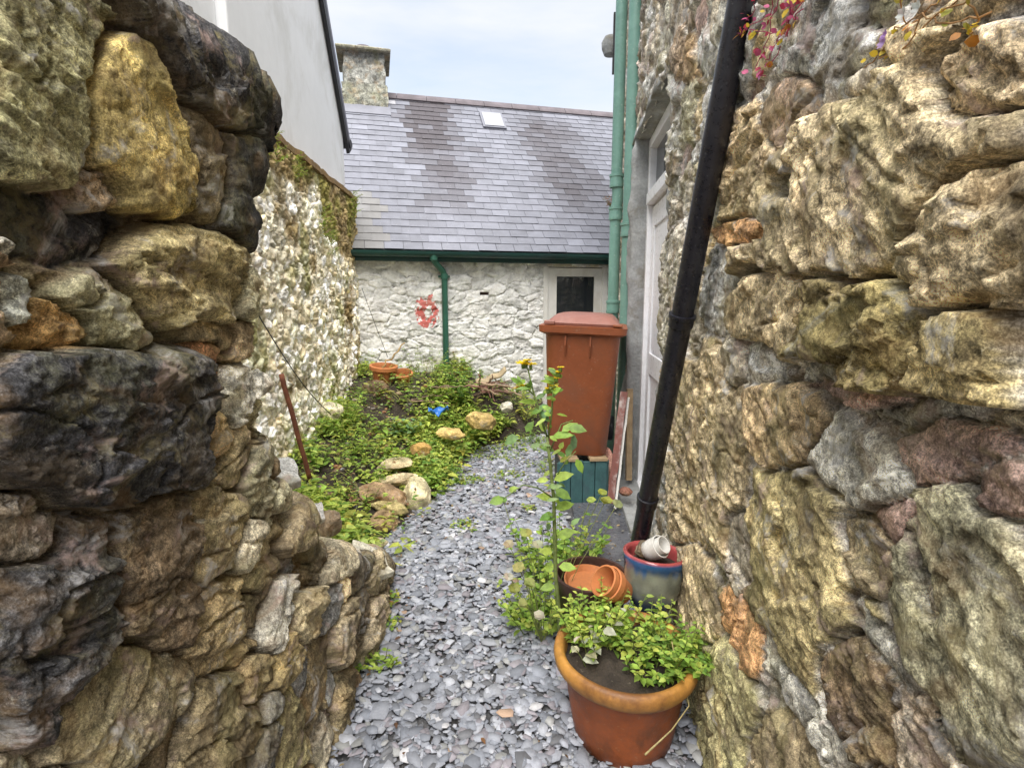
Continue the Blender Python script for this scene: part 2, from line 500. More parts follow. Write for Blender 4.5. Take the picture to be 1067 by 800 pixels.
def masonry(u, v, custom, filler, palette, PXY=None, warp=(0.02, 9.0), fill_gap=1.0, seed=0, mortar_col=(0.3, 0.28, 0.22),
            jit=0.22, ramp_e=0.22, mort_e=0.10, pwr=2.6):
    """u,v: 1-D coordinate axes; custom: (px,py,a,b,ang,colour,offset) traced stones; filler: callable(rng)->(u,v,a,b,ang) list
    returns height data: stone mask, edge distance, id, per-stone random"""
    rng = np.random.default_rng(seed)
    U, V = np.meshgrid(u, v)
    wa, wf = warp
    UW = U + wa * fbm(U * wf, V * wf, 0, 4, seed + 1)
    VW = V + wa * fbm(U * wf, V * wf, 5.5, 4, seed + 2)
    F1 = np.full(U.shape, 9.0); F2 = np.full(U.shape, 9.0); ID = np.full(U.shape, -1)
    cols, offs, angs, k = [], [], [], 0
    def put(sl, q, k):
        f1, f2, idd = F1[sl], F2[sl], ID[sl]
        near = q < f1
        f2n = np.where(near, f1, np.minimum(f2, q))
        F2[sl] = f2n
        F1[sl] = np.where(near, q, f1)
        ID[sl] = np.where(near, k, idd)
    if custom and PXY is not None:
        PX, PY = PXY(UW, VW)
        for (cx, cy, a, b, ang, col, off) in custom:
            q = ell(PX, PY, cx, cy, a, b, ang, 2.8)
            put((slice(None), slice(None)), q, k)
            cols.append(col); offs.append(off); angs.append(-R(ang)); k += 1
    taken = F1.copy()
    for (cu, cv, a, b, ang) in filler(rng):
        iu, iv = np.searchsorted(u, cu), np.searchsorted(v, cv)
        if iu <= 0 or iv <= 0 or iu >= len(u) or iv >= len(v): continue
        if taken[iv, iu] < fill_gap: continue
        r = 2.4 * max(a, b)
        i0, i1 = np.searchsorted(u, cu - r), np.searchsorted(u, cu + r)
        j0, j1 = np.searchsorted(v, cv - r), np.searchsorted(v, cv + r)
        sl = (slice(j0, j1), slice(i0, i1))
        du, dv = UW[sl] - cu, VW[sl] - cv
        x = (du * math.cos(ang) + dv * math.sin(ang)) / a
        y = (-du * math.sin(ang) + dv * math.cos(ang)) / b
        q = (np.abs(x) ** pwr + np.abs(y) ** pwr) ** (1 / pwr)
        put(sl, q, k)
        c = np.array(palette[rng.integers(len(palette))]) * rng.uniform(1 - jit, 1 + jit)
        cols.append(tuple(c)); offs.append(rng.uniform(-0.5, 0.5)); angs.append(ang + rng.uniform(-.3, .3)); k += 1
    cols = np.array(cols + [mortar_col]); offs = np.array(offs + [0]); angs = np.array(angs + [0.])
    e = F2 - F1
    st = sstep(mort_e * 0.3, ramp_e, e) * sstep(1.45, 1.12, F1)
    tilt = rng.uniform(-1, 1, (len(cols), 2))
    return dict(U=U, V=V, UW=UW, VW=VW, F1=F1, e=e, st=st, ID=ID, col=cols[ID], off=offs[ID], ang=angs[ID], tilt=tilt[ID], rnd=rng.uniform(0, 1, len(cols))[ID])

def scatter(u0, u1, v0, v1, size, aspect=1.5, ang=0.0, dang=0.3, tries=None, sizef=None):
    """dart-thrown stones; size = half length, sizef(u,v) scales it"""
    def f(rng):
        out = []
        cell = {}
        g = size * 1.2
        n = tries or int((u1 - u0) * (v1 - v0) / (size * size) * 5)
        for _ in range(n):
            cu, cv = rng.uniform(u0, u1), rng.uniform(v0, v1)
            s = size * rng.uniform(0.55, 1.25) * (sizef(cu, cv) if sizef else 1)
            a = s; b = s / (aspect * rng.uniform(0.7, 1.3))
            key = (int(cu // g), int(cv // g))
            ok = True
            for i in (-1, 0, 1):
                for j in (-1, 0, 1):
                    for (pu, pv, pa, pb) in cell.get((key[0] + i, key[1] + j), ()):
                        if ((cu - pu) / (a + pa)) ** 2 + ((cv - pv) / (b + pb)) ** 2 < 0.72:
                            ok = False; break
                    if not ok: break
                if not ok: break
            if ok:
                cell.setdefault(key, []).append((cu, cv, a, b))
                out.append((cu, cv, a, b, ang + rng.normal(0, dang)))
        return out
    return f

TAN, OLIVE, GREY, DARK = (0.50, 0.425, 0.29), (0.42, 0.40, 0.29), (0.45, 0.45, 0.43), (0.075, 0.075, 0.08)
OCHRE, PINK, BROWN, PALE = (0.60, 0.50, 0.24), (0.50, 0.385, 0.34), (0.31, 0.245, 0.17), (0.60, 0.585, 0.52)
ORANGE, MIDG, WARMG = (0.52, 0.34, 0.19), (0.30, 0.30, 0.29), (0.45, 0.415, 0.34)
PAL = [TAN, OLIVE, GREY, TAN, WARMG, BROWN, PINK, PALE, TAN]

def facets(x, y, seed):
    """angular broken faces: cellular patches, each with its own tilt"""
    x = x + 0.22 * fbm(x * 1.3, y * 1.3, 0, 3, seed + 5); y = y + 0.22 * fbm(x * 1.3, y * 1.3, 7, 3, seed + 6)
    xi, yi = np.floor(x).astype(np.int64), np.floor(y).astype(np.int64)
    best = np.full(x.shape, 9.0); out = np.zeros(x.shape); rid = np.zeros(x.shape)
    for a in (-1, 0, 1):
        for b in (-1, 0, 1):
            ci, cj = xi + a, yi + b
            cx = ci + 0.1 + 0.8 * _h(ci, cj, 1, seed); cy = cj + 0.1 + 0.8 * _h(ci, cj, 2, seed)
            dx, dy = x - cx, y - cy
            dd = np.maximum(np.abs(dx) * .8 + np.abs(dy) * .35, np.abs(dy) * .9)
            g = (_h(ci, cj, 3, seed) * 2 - 1) * dx + (_h(ci, cj, 4, seed) * 2 - 1) * dy + (_h(ci, cj, 5, seed) - .5) * 0.8
            m = dd < best
            best = np.where(m, dd, best); out = np.where(m, g, out); rid = np.where(m, _h(ci, cj, 6, seed), rid)
    return out, rid

def stone_height(d, bulge, offs, fine, strata=0.012, sfreq=30.0, mort=-0.02, seed=0, joint=1.1, jw=0.045):
    U, V, st, e = d['U'], d['V'], d['st'], d['e']
    ca, sa = np.cos(d['ang']), np.sin(d['ang'])
    p = U * ca + V * sa; q = -U * sa + V * ca
    idz = d['ID'] * 3.7
    layer = fbm(p * sfreq * 0.18, q * sfreq, idz, 4, seed + 20, 0.55)
    crag = ridge(p * 5, q * 9, idz, 4, seed + 30)
    lump = fbm(U * 4.5, V * 4.5, idz, 4, seed + 40)
    grain = fbm(U * 60, V * 60, 0, 4, seed + 50, 0.6)
    mid = ridge(U * 17, V * 17, idz, 4, seed + 55)
    rough_w = 0.35 + 0.9 * d['rnd']
    h = st * (bulge * (0.72 + 0.28 * sstep(0, 0.8, e)) + offs * d['off'] * 2 + bulge * 0.18 * lump
                + strata * 0.8 * layer * sstep(0.5, 0.65, d['rnd']) + strata * 0.2 * crag * rough_w + strata * 0.16 * mid)
    fa, ra = facets(p * 7.5, q * 15, seed + 200); fb, rb_ = facets(p * 21, q * 40, seed + 210)
    h = h + st * strata * (1.7 * fa + 0.8 * fb * (0.4 + ra)) * (0.6 + 0.6 * d['rnd'])
    d['fr'] = 0.6 * ra + 0.4 * rb_
    facet = np.abs(fbm(p * 7, q * 11, idz + 2, 2, seed + 66))
    h = h - st * bulge * 0.14 * facet
    pv = np.abs(fbm(U * 26, V * 26, 1, 3, seed + 61))
    h = h + (1 - st) * (mort + 0.014 * fbm(U * 20, V * 20, 1, 4, seed + 60) + 0.012 * (1 - 2 * pv)) + fine * grain
    # open joints where the mortar has fallen out
    gate = sstep(-0.15, 0.35, fbm(U * 5, V * 5, 6, 3, seed + 88))
    h = h - joint * bulge * np.exp(-(e / jw) ** 2) * gate * sstep(1.4, 1.2, d['F1'])
    # laminated stones: stepped layers along the bedding
    qq = q * (46 + 30 * d['rnd']) + 1.6 * fbm(p * 6, q * 10, idz, 3, seed + 90)
    saw = qq - np.floor(qq)
    lam = (sstep(0.55, 0.62, d['rnd']) * (0.4 + 0.6 * sstep(-.2, .4, fbm(p * 4, q * 4, idz, 2, seed + 91))))
    h = h + st * strata * 0.55 * lam * (saw - 0.5 - 1.2 * sstep(0.9, 1.0, saw))
    h = h + st * strata * 0.16 * fbm(U * 42, V * 42, 4, 4, seed + 92, 0.62)
    # sharp cracks
    cr = 1 - np.abs(vnoise(p * 4.2 + 9, q * 7.5, idz, seed + 70))
    h = h - st * bulge * 0.5 * sstep(0.965, 0.995, cr) * (d['rnd'] > 0.35)
    return h, layer, lump, grain

def stone_colour(d, layer, lump, grain, mortar, seed=0, lay=0.25):
    U, V, st = d['U'], d['V'], d['st']
    n2 = fbm(U * 16, V * 16, 8, 4, seed + 85)
    c = d['col'] * (0.93 + 0.34 * d['fr'][..., None] + 0.7 * lay * layer[..., None] + 0.25 * lump[..., None] + 0.12 * grain[..., None] + 0.22 * n2[..., None])
    n = fbm(U * 11, V * 11, 3, 4, seed + 80)
    mcol = np.array(mortar) * (1 + 0.3 * n[..., None] + 0.2 * grain[..., None])
    s = sstep(0.25, 0.8, st)[..., None]
    return c * s + mcol * (1 - s)

# ------------------------------------------------------------------ ground
ground = Acc().add([(-150, -150, -0.02), (150, -150, -0.02), (150, 150, -0.02), (-150, 150, -0.02)], [(0, 1, 2, 3)]).obj('ground', MAT['soil'])
tag(ground, kind='structure')

EDGE = [(-0.72, 0.0), (-0.70, 2.6), (-0.72, 3.2), (-0.60, 3.9), (-0.45, 4.6), (-0.36, 5.1), (0.0, 5.5), (0.35, 5.75)]
def edge_x(y):
    return np.interp(y, [p[1] for p in EDGE], [p[0] for p in EDGE])
def bed_z(x, y):
    x, y = np.asarray(x, float), np.asarray(y, float)
    t = edge_x(y) - x
    z = 0.03 + 0.50 * sstep(0.0, 1.15, t) * sstep(2.4, 3.2, y)
    back = sstep(5.0, 6.1, y - 0.25 * x) * 0.26 * sstep(-.1, .25, t + 0.35)
    z = np.maximum(z * 0.75 + back, 0) + 0.025 * fbm(x * 5, y * 5, 0, 3, 5)
    return np.where(t > -0.02, z, -0.05)
ub = np.linspace(-2.0, 0.6, 130); vb = np.linspace(2.2, 6.8, 220)
UB, VB = np.meshgrid(ub, vb)
bed = mesh_np('garden_bed', np.stack([UB, VB, bed_z(UB, VB)], -1).reshape(-1, 3), grid_faces(len(ub), len(vb)), MAT['soil'])
tag(bed, kind='structure')

# slate chippings
gp = Acc()
_ys = np.linspace(-0.4, 5.9, 40)
_V = []
for _y in _ys: _V += [(-0.95 if _y < 2.6 else float(edge_x(_y)) - .05, _y, 0.004), (0.66 + .1 * _y, _y, 0.004)]
gp.add(_V, [(2 * i, 2 * i + 1, 2 * i + 3, 2 * i + 2) for i in range(39)])
tag(gp.obj('gravel_path', MAT['grit']), kind='structure')
def chips():
    n = 40000
    ys = 0.9 + (5.95 - 0.9) * RNG.random(n) ** 1.0
    xs = -0.95 + RNG.random(n) * 2.1
    ok = (xs > edge_x(ys) - 0.06) & (xs < 0.60 + 0.1 * ys)
    fl = (xs > 0.36) & (ys > 2.5) & (ys < 3.75)
    ok &= ~(fl & (RNG.random(n) < 0.93))
    xs, ys = xs[ok], ys[ok]; n = len(xs)
    size = np.exp(RNG.normal(math.log(0.0165), 0.45, n)); size = np.clip(size, 0.006, 0.046)
    K = 6
    th = (np.arange(K)[None, :] + RNG.uniform(-0.38, 0.38, (n, K))) * 2 * math.pi / K
    rr = RNG.uniform(0.7, 1.2, (n, K))
    asp = RNG.uniform(0.45, 0.9, n)[:, None]
    lx, ly = rr * np.cos(th), rr * np.sin(th) * asp
    thick = size * RNG.uniform(0.12, 0.3, n)
    rz = RNG.uniform(0, 2 * math.pi, n)
    tx = RNG.normal(0, 0.13, n); ty = RNG.normal(0, 0.13, n)
    zc = 0.006 + RNG.random(n) * 0.026 + size * 0.15
    V = np.zeros((n, 2 * K, 3))
    for li, (sg, sc) in enumerate(((-1, 1.0), (1, 0.9))):
        x = lx * size[:, None] * sc; y = ly * size[:, None] * sc
        z = np.broadcast_to((sg * thick * 0.5)[:, None], x.shape)
        X = x * np.cos(rz)[:, None] - y * np.sin(rz)[:, None]
        Y = x * np.sin(rz)[:, None] + y * np.cos(rz)[:, None]
        Z = z + X * np.tan(tx)[:, None] + Y * np.tan(ty)[:, None]
        V[:, li * K:(li + 1) * K] = np.stack([X + xs[:, None], Y + ys[:, None], Z + zc[:, None]], -1)
    tris = []
    for k in range(1, K - 1): tris.append((K, K + k, K + k + 1))
    for k in range(K):
        k2 = (k + 1) % K
        tris += [(k, k2, K + k2), (k, K + k2, K + k)]
    T = (np.array(tris)[None] + (np.arange(n) * 2 * K)[:, None, None]).reshape(-1, 3)
    base = np.array([(0.265, 0.28, 0.32), (0.20, 0.215, 0.25), (0.35, 0.365, 0.405), (0.24, 0.225, 0.25), (0.15, 0.155, 0.17), (0.28, 0.285, 0.285), (0.50, 0.50, 0.52), (0.36, 0.25, 0.18)])
    w = np.array([.30, .24, .15, .13, .10, .07, .012, .004])
    c = base[RNG.choice(len(base), n, p=w / w.sum())] * RNG.uniform(0.75, 1.2, (n, 1))
    C = np.repeat(c * 1.28, 2 * K, 0)
    o = mesh_np('slate_gravel', V.reshape(-1, 3), T, MAT['chips'], None, C, smooth=False)
    tag(o, 'blue grey slate chippings covering the narrow path', 'gravel', kind='stuff')
chips()

# flagstones by the side door
def slab(name, poly, z0, z1, mat, seed=0):
    a = Acc().prism(poly, z0, z1)
    o = a.obj(name, mat, bevel=0.008)
    return o
fl = slab('slate_paving', [(0.36, 2.50), (0.80, 2.44), (0.86, 3.16), (0.40, 3.20)], -0.01, 0.048, MAT['flag'])
tag(fl, kind='structure')
fl2 = slab('slate_paving', [(0.41, 3.215), (0.87, 3.18), (0.93, 3.75), (0.43, 3.72)], -0.01, 0.040, MAT['flag'])
tag(fl2, kind='structure')

# ------------------------------------------------------------------ right-hand stone house
RA, RB = 0.52, 0.10
def rnorm(): return Vector((-1, RB, 0)).normalized()
DOOR = (2.86, 4.12, 0.06, 2.63)
def build_house():
    root = thing('stone_house', 'tall grey brown rubble stone house with a white side door, right of the path', 'house', (RA, 0, 0))
    u = np.concatenate([np.linspace(-0.5, 0.34, 22), 0.35 * (2.6 / 0.35) ** (np.arange(440) / 440.0), np.linspace(2.6, 6.3, 250)])
    v = np.concatenate([np.linspace(-0.06, 2.3, 400), np.linspace(2.312, 5.3, 190)])
    PXY = lambda U, V: to_px(RA + RB * U - 0.03, np.maximum(U, 0.30), V)
    S = [
        (925, 190, 160, 78, -38, TAN, 1.5), (1050, 262, 72, 88, 10, TAN, 1.35), (822, 318, 48, 46, 20, TAN, 1.0),
        (925, 345, 92, 58, 14, (0.372, 0.310, 0.171), 1.7), (1045, 378, 66, 58, 5, (0.388, 0.326, 0.186), 1.6),
        (900, 412, 56, 9, 9, PINK, 0.3), (985, 432, 60, 12, 8, GREY, 0.0), (815, 445, 34, 42, -20, (0.449, 0.357, 0.232), 0.5),
        (742, 466, 34, 92, -10, TAN, 0.35), (898, 492, 58, 36, 32, PALE, 0.35), (990, 478, 66, 30, -14, PINK, 0.1),
        (838, 600, 52, 118, -14, (0.419, 0.364, 0.217), 0.5), (905, 580, 34, 34, 0, TAN, 0.2), (1010, 640, 66, 150, -16, OLIVE, 0.45),
        (778, 655, 38, 15, 66, ORANGE, 0.3), (752, 745, 32, 66, -12, (0.465, 0.434, 0.264), 0.3), (806, 785, 30, 36, -20, TAN, 0.1),
        (722, 622, 20, 46, -12, TAN, 0.35), (950, 770, 30, 60, -24, (0.527, 0.465, 0.372), 0.1), (890, 720, 36, 84, -22, BROWN, 0.3),
        (828, 722, 80, 12, 58, PALE, 0.0), (905, 655, 70, 12, 55, PALE, 0.0), (962, 610, 60, 10, 80, WARMG, 0.0),
        (864, 52, 38, 46, 25, GREY, 0.4), (915, 78, 30, 20, -30, WARMG, 0.5), (975, 30, 80, 16, -30, TAN, 0.45),
        (784, 178, 28, 58, 8, (0.527, 0.434, 0.295), 0.35), (838, 190, 14, 18, 0, OLIVE, 0.5), (788, 238, 36, 15, -8, ORANGE, 0.4),
        (818, 120, 20, 50, 25, (0.419, 0.326, 0.248), 0.35), (748, 300, 18, 40, 10, GREY, 0.1), (696, 300, 14, 52, 6, WARMG, 0.35),
        (768, 60, 14, 46, 14, GREY, 0.2), (742, 130, 12, 40, 10, GREY, 0.2), (715, 60, 16, 22, 0, (0.372, 0.264, 0.155), 0.4),
        (690, 90, 16, 12, 0, GREY, 0.2), (672, 235, 9, 15, 0, (0.434, 0.341, 0.171), 0.3), (735, 55, 12, 20, 10, GREY, 0.1),
        (1045, 445, 50, 14, 0, WARMG, 0.0), (1060, 510, 40, 30, 0, PINK, 0.2), (705, 520, 12, 40, -10, TAN, 0.2), (690, 590, 12, 34, -10, WARMG, 0.2),
        (866, 392, 30, 16, 15, GREY, 0.0), (796, 375, 22, 26, 0, GREY, -0.1), (1030, 90, 60, 40, -35, (0.542, 0.449, 0.310), 0.75),
        (935, 545, 22, 26, 35, PINK, 0.2), (770, 560, 14, 40, -12, WARMG, 0.0),
    ]
    d = masonry(u, v, S, scatter(-0.5, 6.3, -0.06, 5.3, 0.115, 1.5, 0.0, 0.35, sizef=lambda a, b: 0.75 if a < 2 else 1.0), PAL,
                PXY, warp=(0.020, 7.0), fill_gap=1.28, seed=3, mortar_col=(0.30, 0.28, 0.235), ramp_e=0.13)
    h, layer, lump, grain = stone_height(d, 0.024, 0.019, 0.0014, 0.0092, 22, 0.004, 3, 1.3, 0.045)
    U, V = d['U'], d['V']
    # the wall foot leans out a little towards the path
    foot = 0.02 * sstep(0.9, 0.0, V) * sstep(2.6, 1.2, U)
    P = np.stack([RA + RB * U - foot, U, V], -1)
    N = np.array(rnorm())
    mask = sstep(-0.02, 0.03, np.maximum(np.maximum(DOOR[0] - U, U - DOOR[1]), np.maximum(DOOR[2] - V, V - DOOR[3])))
    P = P + N * (h * (0.25 + 0.75 * mask))[..., None]
    C = stone_colour(d, layer, lump, grain, (0.52, 0.50, 0.46), 3) * 1.0
    # greyer, cooler masonry higher up and further along
    g = (sstep(2.0, 2.9, U) * 0.55)[..., None]
    L = C.mean(-1, keepdims=True)
    C = C * (1 - g) + L * np.array([1.05, 1.04, 1.0]) * g
    uc = (U[:-1, :-1] + U[1:, 1:]) / 2; vc = (V[:-1, :-1] + V[1:, 1:]) / 2
    keep = ~((uc > DOOR[0]) & (uc < DOOR[1]) & (vc > DOOR[2]) & (vc < DOOR[3]))
    mesh_np('wall', P.reshape(-1, 3), grid_faces(len(u), len(v), keep), MAT['rubble'], root, C.reshape(-1, 3))
    # body of the house behind the face
    W = lambda Y, dd: RA + RB * Y + dd
    body = Acc()
    def block(y0, y1, z0, z1, d0=0.10, d1=4.0):
        V_ = [(W(y0, d0), y0, z0), (W(y1, d0), y1, z0), (W(y1, d1), y1, z0), (W(y0, d1), y0, z0)]
        V_ += [(a, b, z1) for a, b, _ in V_]
        body.add(V_, [(0, 3, 2, 1), (4, 5, 6, 7), (0, 1, 5, 4), (1, 2, 6, 5), (2, 3, 7, 6), (3, 0, 4, 7)], (0.3, 0.28, 0.24))
    block(-0.5, DOOR[0] - 0.03, -0.05, 5.28); block(DOOR[1] + 0.03, 6.28, -0.05, 5.28); block(DOOR[0] - .029, DOOR[1] + .029, DOOR[3] + 0.03, 5.27)
    block(DOOR[0] - .029, DOOR[1] + .029, -0.05, 5.26, 0.6, 3.9)
    body.obj('back_wall', MAT['rubble'], root)
    # rough end of the wall at the far corner
    ue = np.linspace(0, 0.5, 40); ve = np.linspace(-0.06, 5.3, 300)
    de = masonry(ue, ve, None, scatter(0, 0.5, 0, 5.3, 0.13, 1.4), PAL, None, seed=9)
    he, a1, a2, a3 = stone_height(de, 0.04, 0.02, 0.002, 0.008, 26, -0.01, 9)
    Pe = np.stack([W(6.29, 0) + de['U'], 6.30 + he, de['V']], -1)
    mesh_np('end_wall', Pe.reshape(-1, 3), grid_faces(len(ue), len(ve))[:, ::-1], MAT['rubble'], root, stone_colour(de, a1, a2, a3, (.3, .28, .24)).reshape(-1, 3))
    rf = Acc(); rf.add([(W(-0.6, -0.12), -0.6, 5.30), (W(6.4, -0.12), 6.4, 5.30), (W(6.4, 2.2), 6.4, 7.0), (W(-0.6, 2.2), -0.6, 7.0),
                        (W(6.4, 4.3), 6.4, 5.3), (W(-0.6, 4.3), -0.6, 5.3)], [(0, 1, 2, 3), (3, 2, 4, 5), (0, 3, 5), (1, 4, 2), (0, 5, 4, 1)], (0.2, 0.2, 0.24))
    rf.obj('roof', MAT['slate'], root)
    # cement reveals of the doorway: rough far jamb, near jamb, head
    ex = Vector((1, 0, 0)); 
    def reveal(nm, y0, y1, z0, z1, d0, d1, seed):
        a = Acc()
        nz, nd = 60, 10
        Vv, Ff = [], []
        faces = [((y0, d0), (y1, d0)), ((y1, d0), (y1, d1)), ((y1, d1), (y0, d1)), ((y0, d1), (y0, d0))]
        ring = []
        for (a0, b0), (a1_, b1_) in faces:
            for t in np.linspace(0, 1, nd, endpoint=False):
                ring.append((a0 + (a1_ - a0) * t, b0 + (b1_ - b0) * t))
        m = len(ring)
        cy, cd = (y0 + y1) / 2, (d0 + d1) / 2
        for iz, z in enumerate(np.linspace(z0, z1, nz)):
            for (yy, dd) in ring:
                k = 1 + 0.17 * float(fbm(yy * 9 + seed, dd * 9, z * 6, 3, seed))
                Vv.append((W(cy + (yy - cy) * k, cd + (dd - cd) * k), cy + (yy - cy) * k, z))
        for i in range(nz - 1):
            for k in range(m):
                k2 = (k + 1) % m
                Ff.append((i * m + k, i * m + k2, (i + 1) * m + k2, (i + 1) * m + k))
        Ff += [tuple(range(m)), tuple(range((nz - 1) * m, nz * m))]
        a.add(Vv, Ff, (0.3, 0.3, 0.3))
        a.obj(nm, MAT['cement'], root, smooth=True)
    reveal('door_surround', DOOR[1] - 0.02, DOOR[1] + 0.20, 0.0, DOOR[3] + 0.05, -0.045, 0.30, 2)
    reveal('door_surround', DOOR[0] - 0.09, DOOR[0] + 0.01, 0.0, DOOR[3] + 0.05, 0.0, 0.30, 5)
    a = Acc()
    yy = np.linspace(DOOR[0] - 0.02, DOOR[1] + 0.2, 40)
    Vv, Ff = [], []
    for i, y in enumerate(yy):
        b = 0.02 * float(vnoise(y * 8, 3.3, 0, 4)); k_ = 0.05 * float(sstep(DOOR[0] + .2, DOOR[0], y))
        for (dd, z) in ((-0.02 + b + k_, DOOR[3] + 0.10), (-0.045 + b + k_, DOOR[3] + 0.0 + b), (0.3, DOOR[3] - 0.015 + b), (0.3, DOOR[3] + 0.12)):
            Vv.append((W(y, dd), y, z))
    for i in range(len(yy) - 1):
        for k in range(4):
            Ff.append((i * 4 + k, i * 4 + (k + 1) % 4, (i + 1) * 4 + (k + 1) % 4, (i + 1) * 4 + k))
    Ff += [(0, 1, 2, 3), tuple(4 * (len(yy) - 1) + k for k in (3, 2, 1, 0))]
    a.add(Vv, Ff, (.3, .3, .3)); a.obj('lintel', MAT['cement'], root, smooth=True)
    # the white door: frame, leaf, glass, fanlight
    def dbox(acc, y0, y1, z0, z1, d0, d1):
        V_ = [(W(y0, d0), y0, z0), (W(y1, d0), y1, z0), (W(y1, d1), y1, z0), (W(y0, d1), y0, z0)]
        V_ += [(a_, b_, z1) for a_, b_, _ in V_]
        acc.add(V_, [(0, 3, 2, 1), (4, 5, 6, 7), (0, 1, 5, 4), (1, 2, 6, 5), (2, 3, 7, 6), (3, 0, 4, 7)])
    y0, y1, z0, z1 = DOOR[0] + 0.015, DOOR[1] - 0.01, DOOR[2] + 0.0, DOOR[3] - 0.01
    d0 = 0.080
    leaf = Acc(); dbox(leaf, y0 + .075, y1 - .075, z0 + .03, 2.14, d0 + .03, d0 + .075)
    for (a_, b_, c_, e_) in ((y0 + .075, y0 + .19, z0 + .03, 2.14), (y1 - .19, y1 - .075, z0 + .03, 2.14), (y0 + .19, y1 - .19, 2.0, 2.14), (y0 + .19, y1 - .19, 0.95, 1.1), (y0 + .19, y1 - .19, z0 + .03, 0.28)):
        dbox(leaf, a_, b_, c_, e_, d0 + .012, d0 + .0305)
    dob = leaf.obj('door', MAT['upvc'], root, bevel=0.003)
    gl = Acc(); dbox(gl, y0 + .2, y1 - .2, 1.12, 1.98, d0 + .022, d0 + .0285); gl.obj('door_panel', MAT['upvc'], dob, keep_world=False).matrix_parent_inverse = root.matrix_basis.inverted()
    hd = Acc(); dbox(hd, y0 + .1, y0 + .13, 1.0, 1.16, d0 - .002, d0 + .013); dbox(hd, y0 + .1, y0 + .22, 1.06, 1.08, d0 - .04, d0 - .02)
    hd.obj('handle', MAT['upvc'], dob, keep_world=False, bevel=0.002).matrix_parent_inverse = root.matrix_basis.inverted()
    fr = Acc()
    dbox(fr, y0, y0 + .07, z0, z1, d0 - .02, d0 + .09); dbox(fr, y1 - .07, y1, z0, z1, d0 - .02, d0 + .09)
    dbox(fr, y0 + .07, y1 - .07, z1 - .07, z1, d0 - .02, d0 + .09); dbox(fr, y0 + .07, y1 - .07, 2.16, 2.235, d0 - .035, d0 + .09)
    dbox(fr, y0 + .07, y1 - .07, z0, z0 + .03, d0 - .03, d0 + .09)
    fr.obj('door_frame', MAT['upvc'], root, bevel=0.004)
    fg = Acc(); dbox(fg, y0 + .07, y1 - .07, 2.235, z1 - .07, d0 + .03, d0 + .04); fg.obj('fanlight', MAT['glass'], root)
    st_ = Acc(); V0 = [(W(3.15, -0.10), 3.15), (W(4.22, -0.12), 4.22), (W(4.22, 0.3), 4.22), (W(3.15, 0.3), 3.15)]
    st_.prism(V0, -0.01, 0.075); st_.obj('doorstep', MAT['cement'], root, bevel=0.01)
    # green soil pipes fixed to the house
    def gpipe(x, y, z0, z1, r, collars, offset=None):
        a = Acc()
        pts = [(x, y, z0), (x, y, z1)] if not offset else offset
        a.tube(pts, r, 20)
        p = a.obj('soil_pipe', MAT['green_pipe'], root); smooth_angle(p)
        for (cx, cy, cz) in collars:
            c = Acc()
            c.lathe([(r * 1.02, -.05), (r * 1.2, -.05), (r * 1.25, -.035), (r * 1.2, -.02), (r * 1.2, .03), (r * 1.3, .035), (r * 1.3, .055), (r * 1.02, .058)], 20, M=Matrix.Translation((cx, cy, cz)))
            c.box(-.012, .10, -.02, .02, -.01, .01, M=Matrix.Translation((cx + r, cy, cz)))
            smooth_angle(c.obj('pipe_collar', MAT['green_pipe'], root))
    xa, ya = 0.904, 4.30
    gpipe(xa, ya, 0.05, 5.25, 0.050, [(xa, ya, at(650, 240, ya).z), (xa, ya, 3.9)])
    xb, yb = 0.866, 4.66
    zz = at(642, 205, yb).z
    gpipe(xb, yb, 0, 0, 0.046, [(xb, yb, zz - .14), (xb - .0, yb, zz + .12), (xb, yb, at(640, 320, yb).z)],
          [(xb, yb, 0.05), (xb, yb, zz - 0.1), (xb + .012, yb, zz - 0.04), (xb + .012, yb, zz + .04), (xb, yb, zz + .1), (xb - 0.0, yb, 5.25)])
    # outside lamp and cable strip at the far corner
    zl = at(630, 48, 6.2).z
    la = Acc(); la.lathe([(0.0, -0.10), (0.07, -0.09), (0.095, -0.03), (0.1, 0.03), (0.07, 0.085), (0, 0.1)], 24, M=Matrix.Translation((W(6.2, -0.09), 6.2, zl)))
    smooth_angle(la.obj('wall_lamp', MAT['cement'], root))
    cb = Acc(); dbox(cb, 6.1, 6.16, zl - .3, zl + .28, -.075, -.02); cb.obj('cable_strip', MAT['black'], root)
    return root
house = build_house()

# leaning black pipe
def black_pipe():
    top = at(779, -30, 1.60); bot = at(666, 566, 2.26)
    root = thing('black_drainpipe', 'shiny black plastic drainpipe leaning across the stone wall', 'drainpipe', bot)
    a = Acc(); up = (top - bot)
    a.tube([bot - up * 0.02, bot, bot + up * .5, top, top + up * 0.7], 0.0385, 28)
    smooth_angle(a.obj('pipe', MAT['black_pipe'], root))
    for px, py in ((712, 332),):
        # collar where the two lengths join
        t = min(np.linspace(0, 1, 200), key=lambda s: abs(to_px(*(bot + up * s))[1] - py))
        for dt, rr in ((0.0, 0.0435),):
            c = Acc(); p = bot + up * t; n = up.normalized()
            c.tube([p - n * .028, p - n * .026, p + n * .004, p + n * .006, p + n * .018, p + n * .02], [.039, rr, rr, rr + .004, rr + .004, .039], 28)
            smooth_angle(c.obj('pipe_collar', MAT['black_pipe'], root))
    t = min(np.linspace(0, 1, 200), key=lambda s: abs(to_px(*(bot + up * s))[1] - 521))
    p = bot + up * t; n = up.normalized(); c = Acc()
    c.tube([p - n * .03, p - n * .028, p + n * .004, p + n * .006, p + n * .016, p + n * .018], [.039, .043, .043, .046, .046, .039], 28)
    smooth_angle(c.obj('pipe_collar', MAT['black_pipe'], root))
black_pipe()

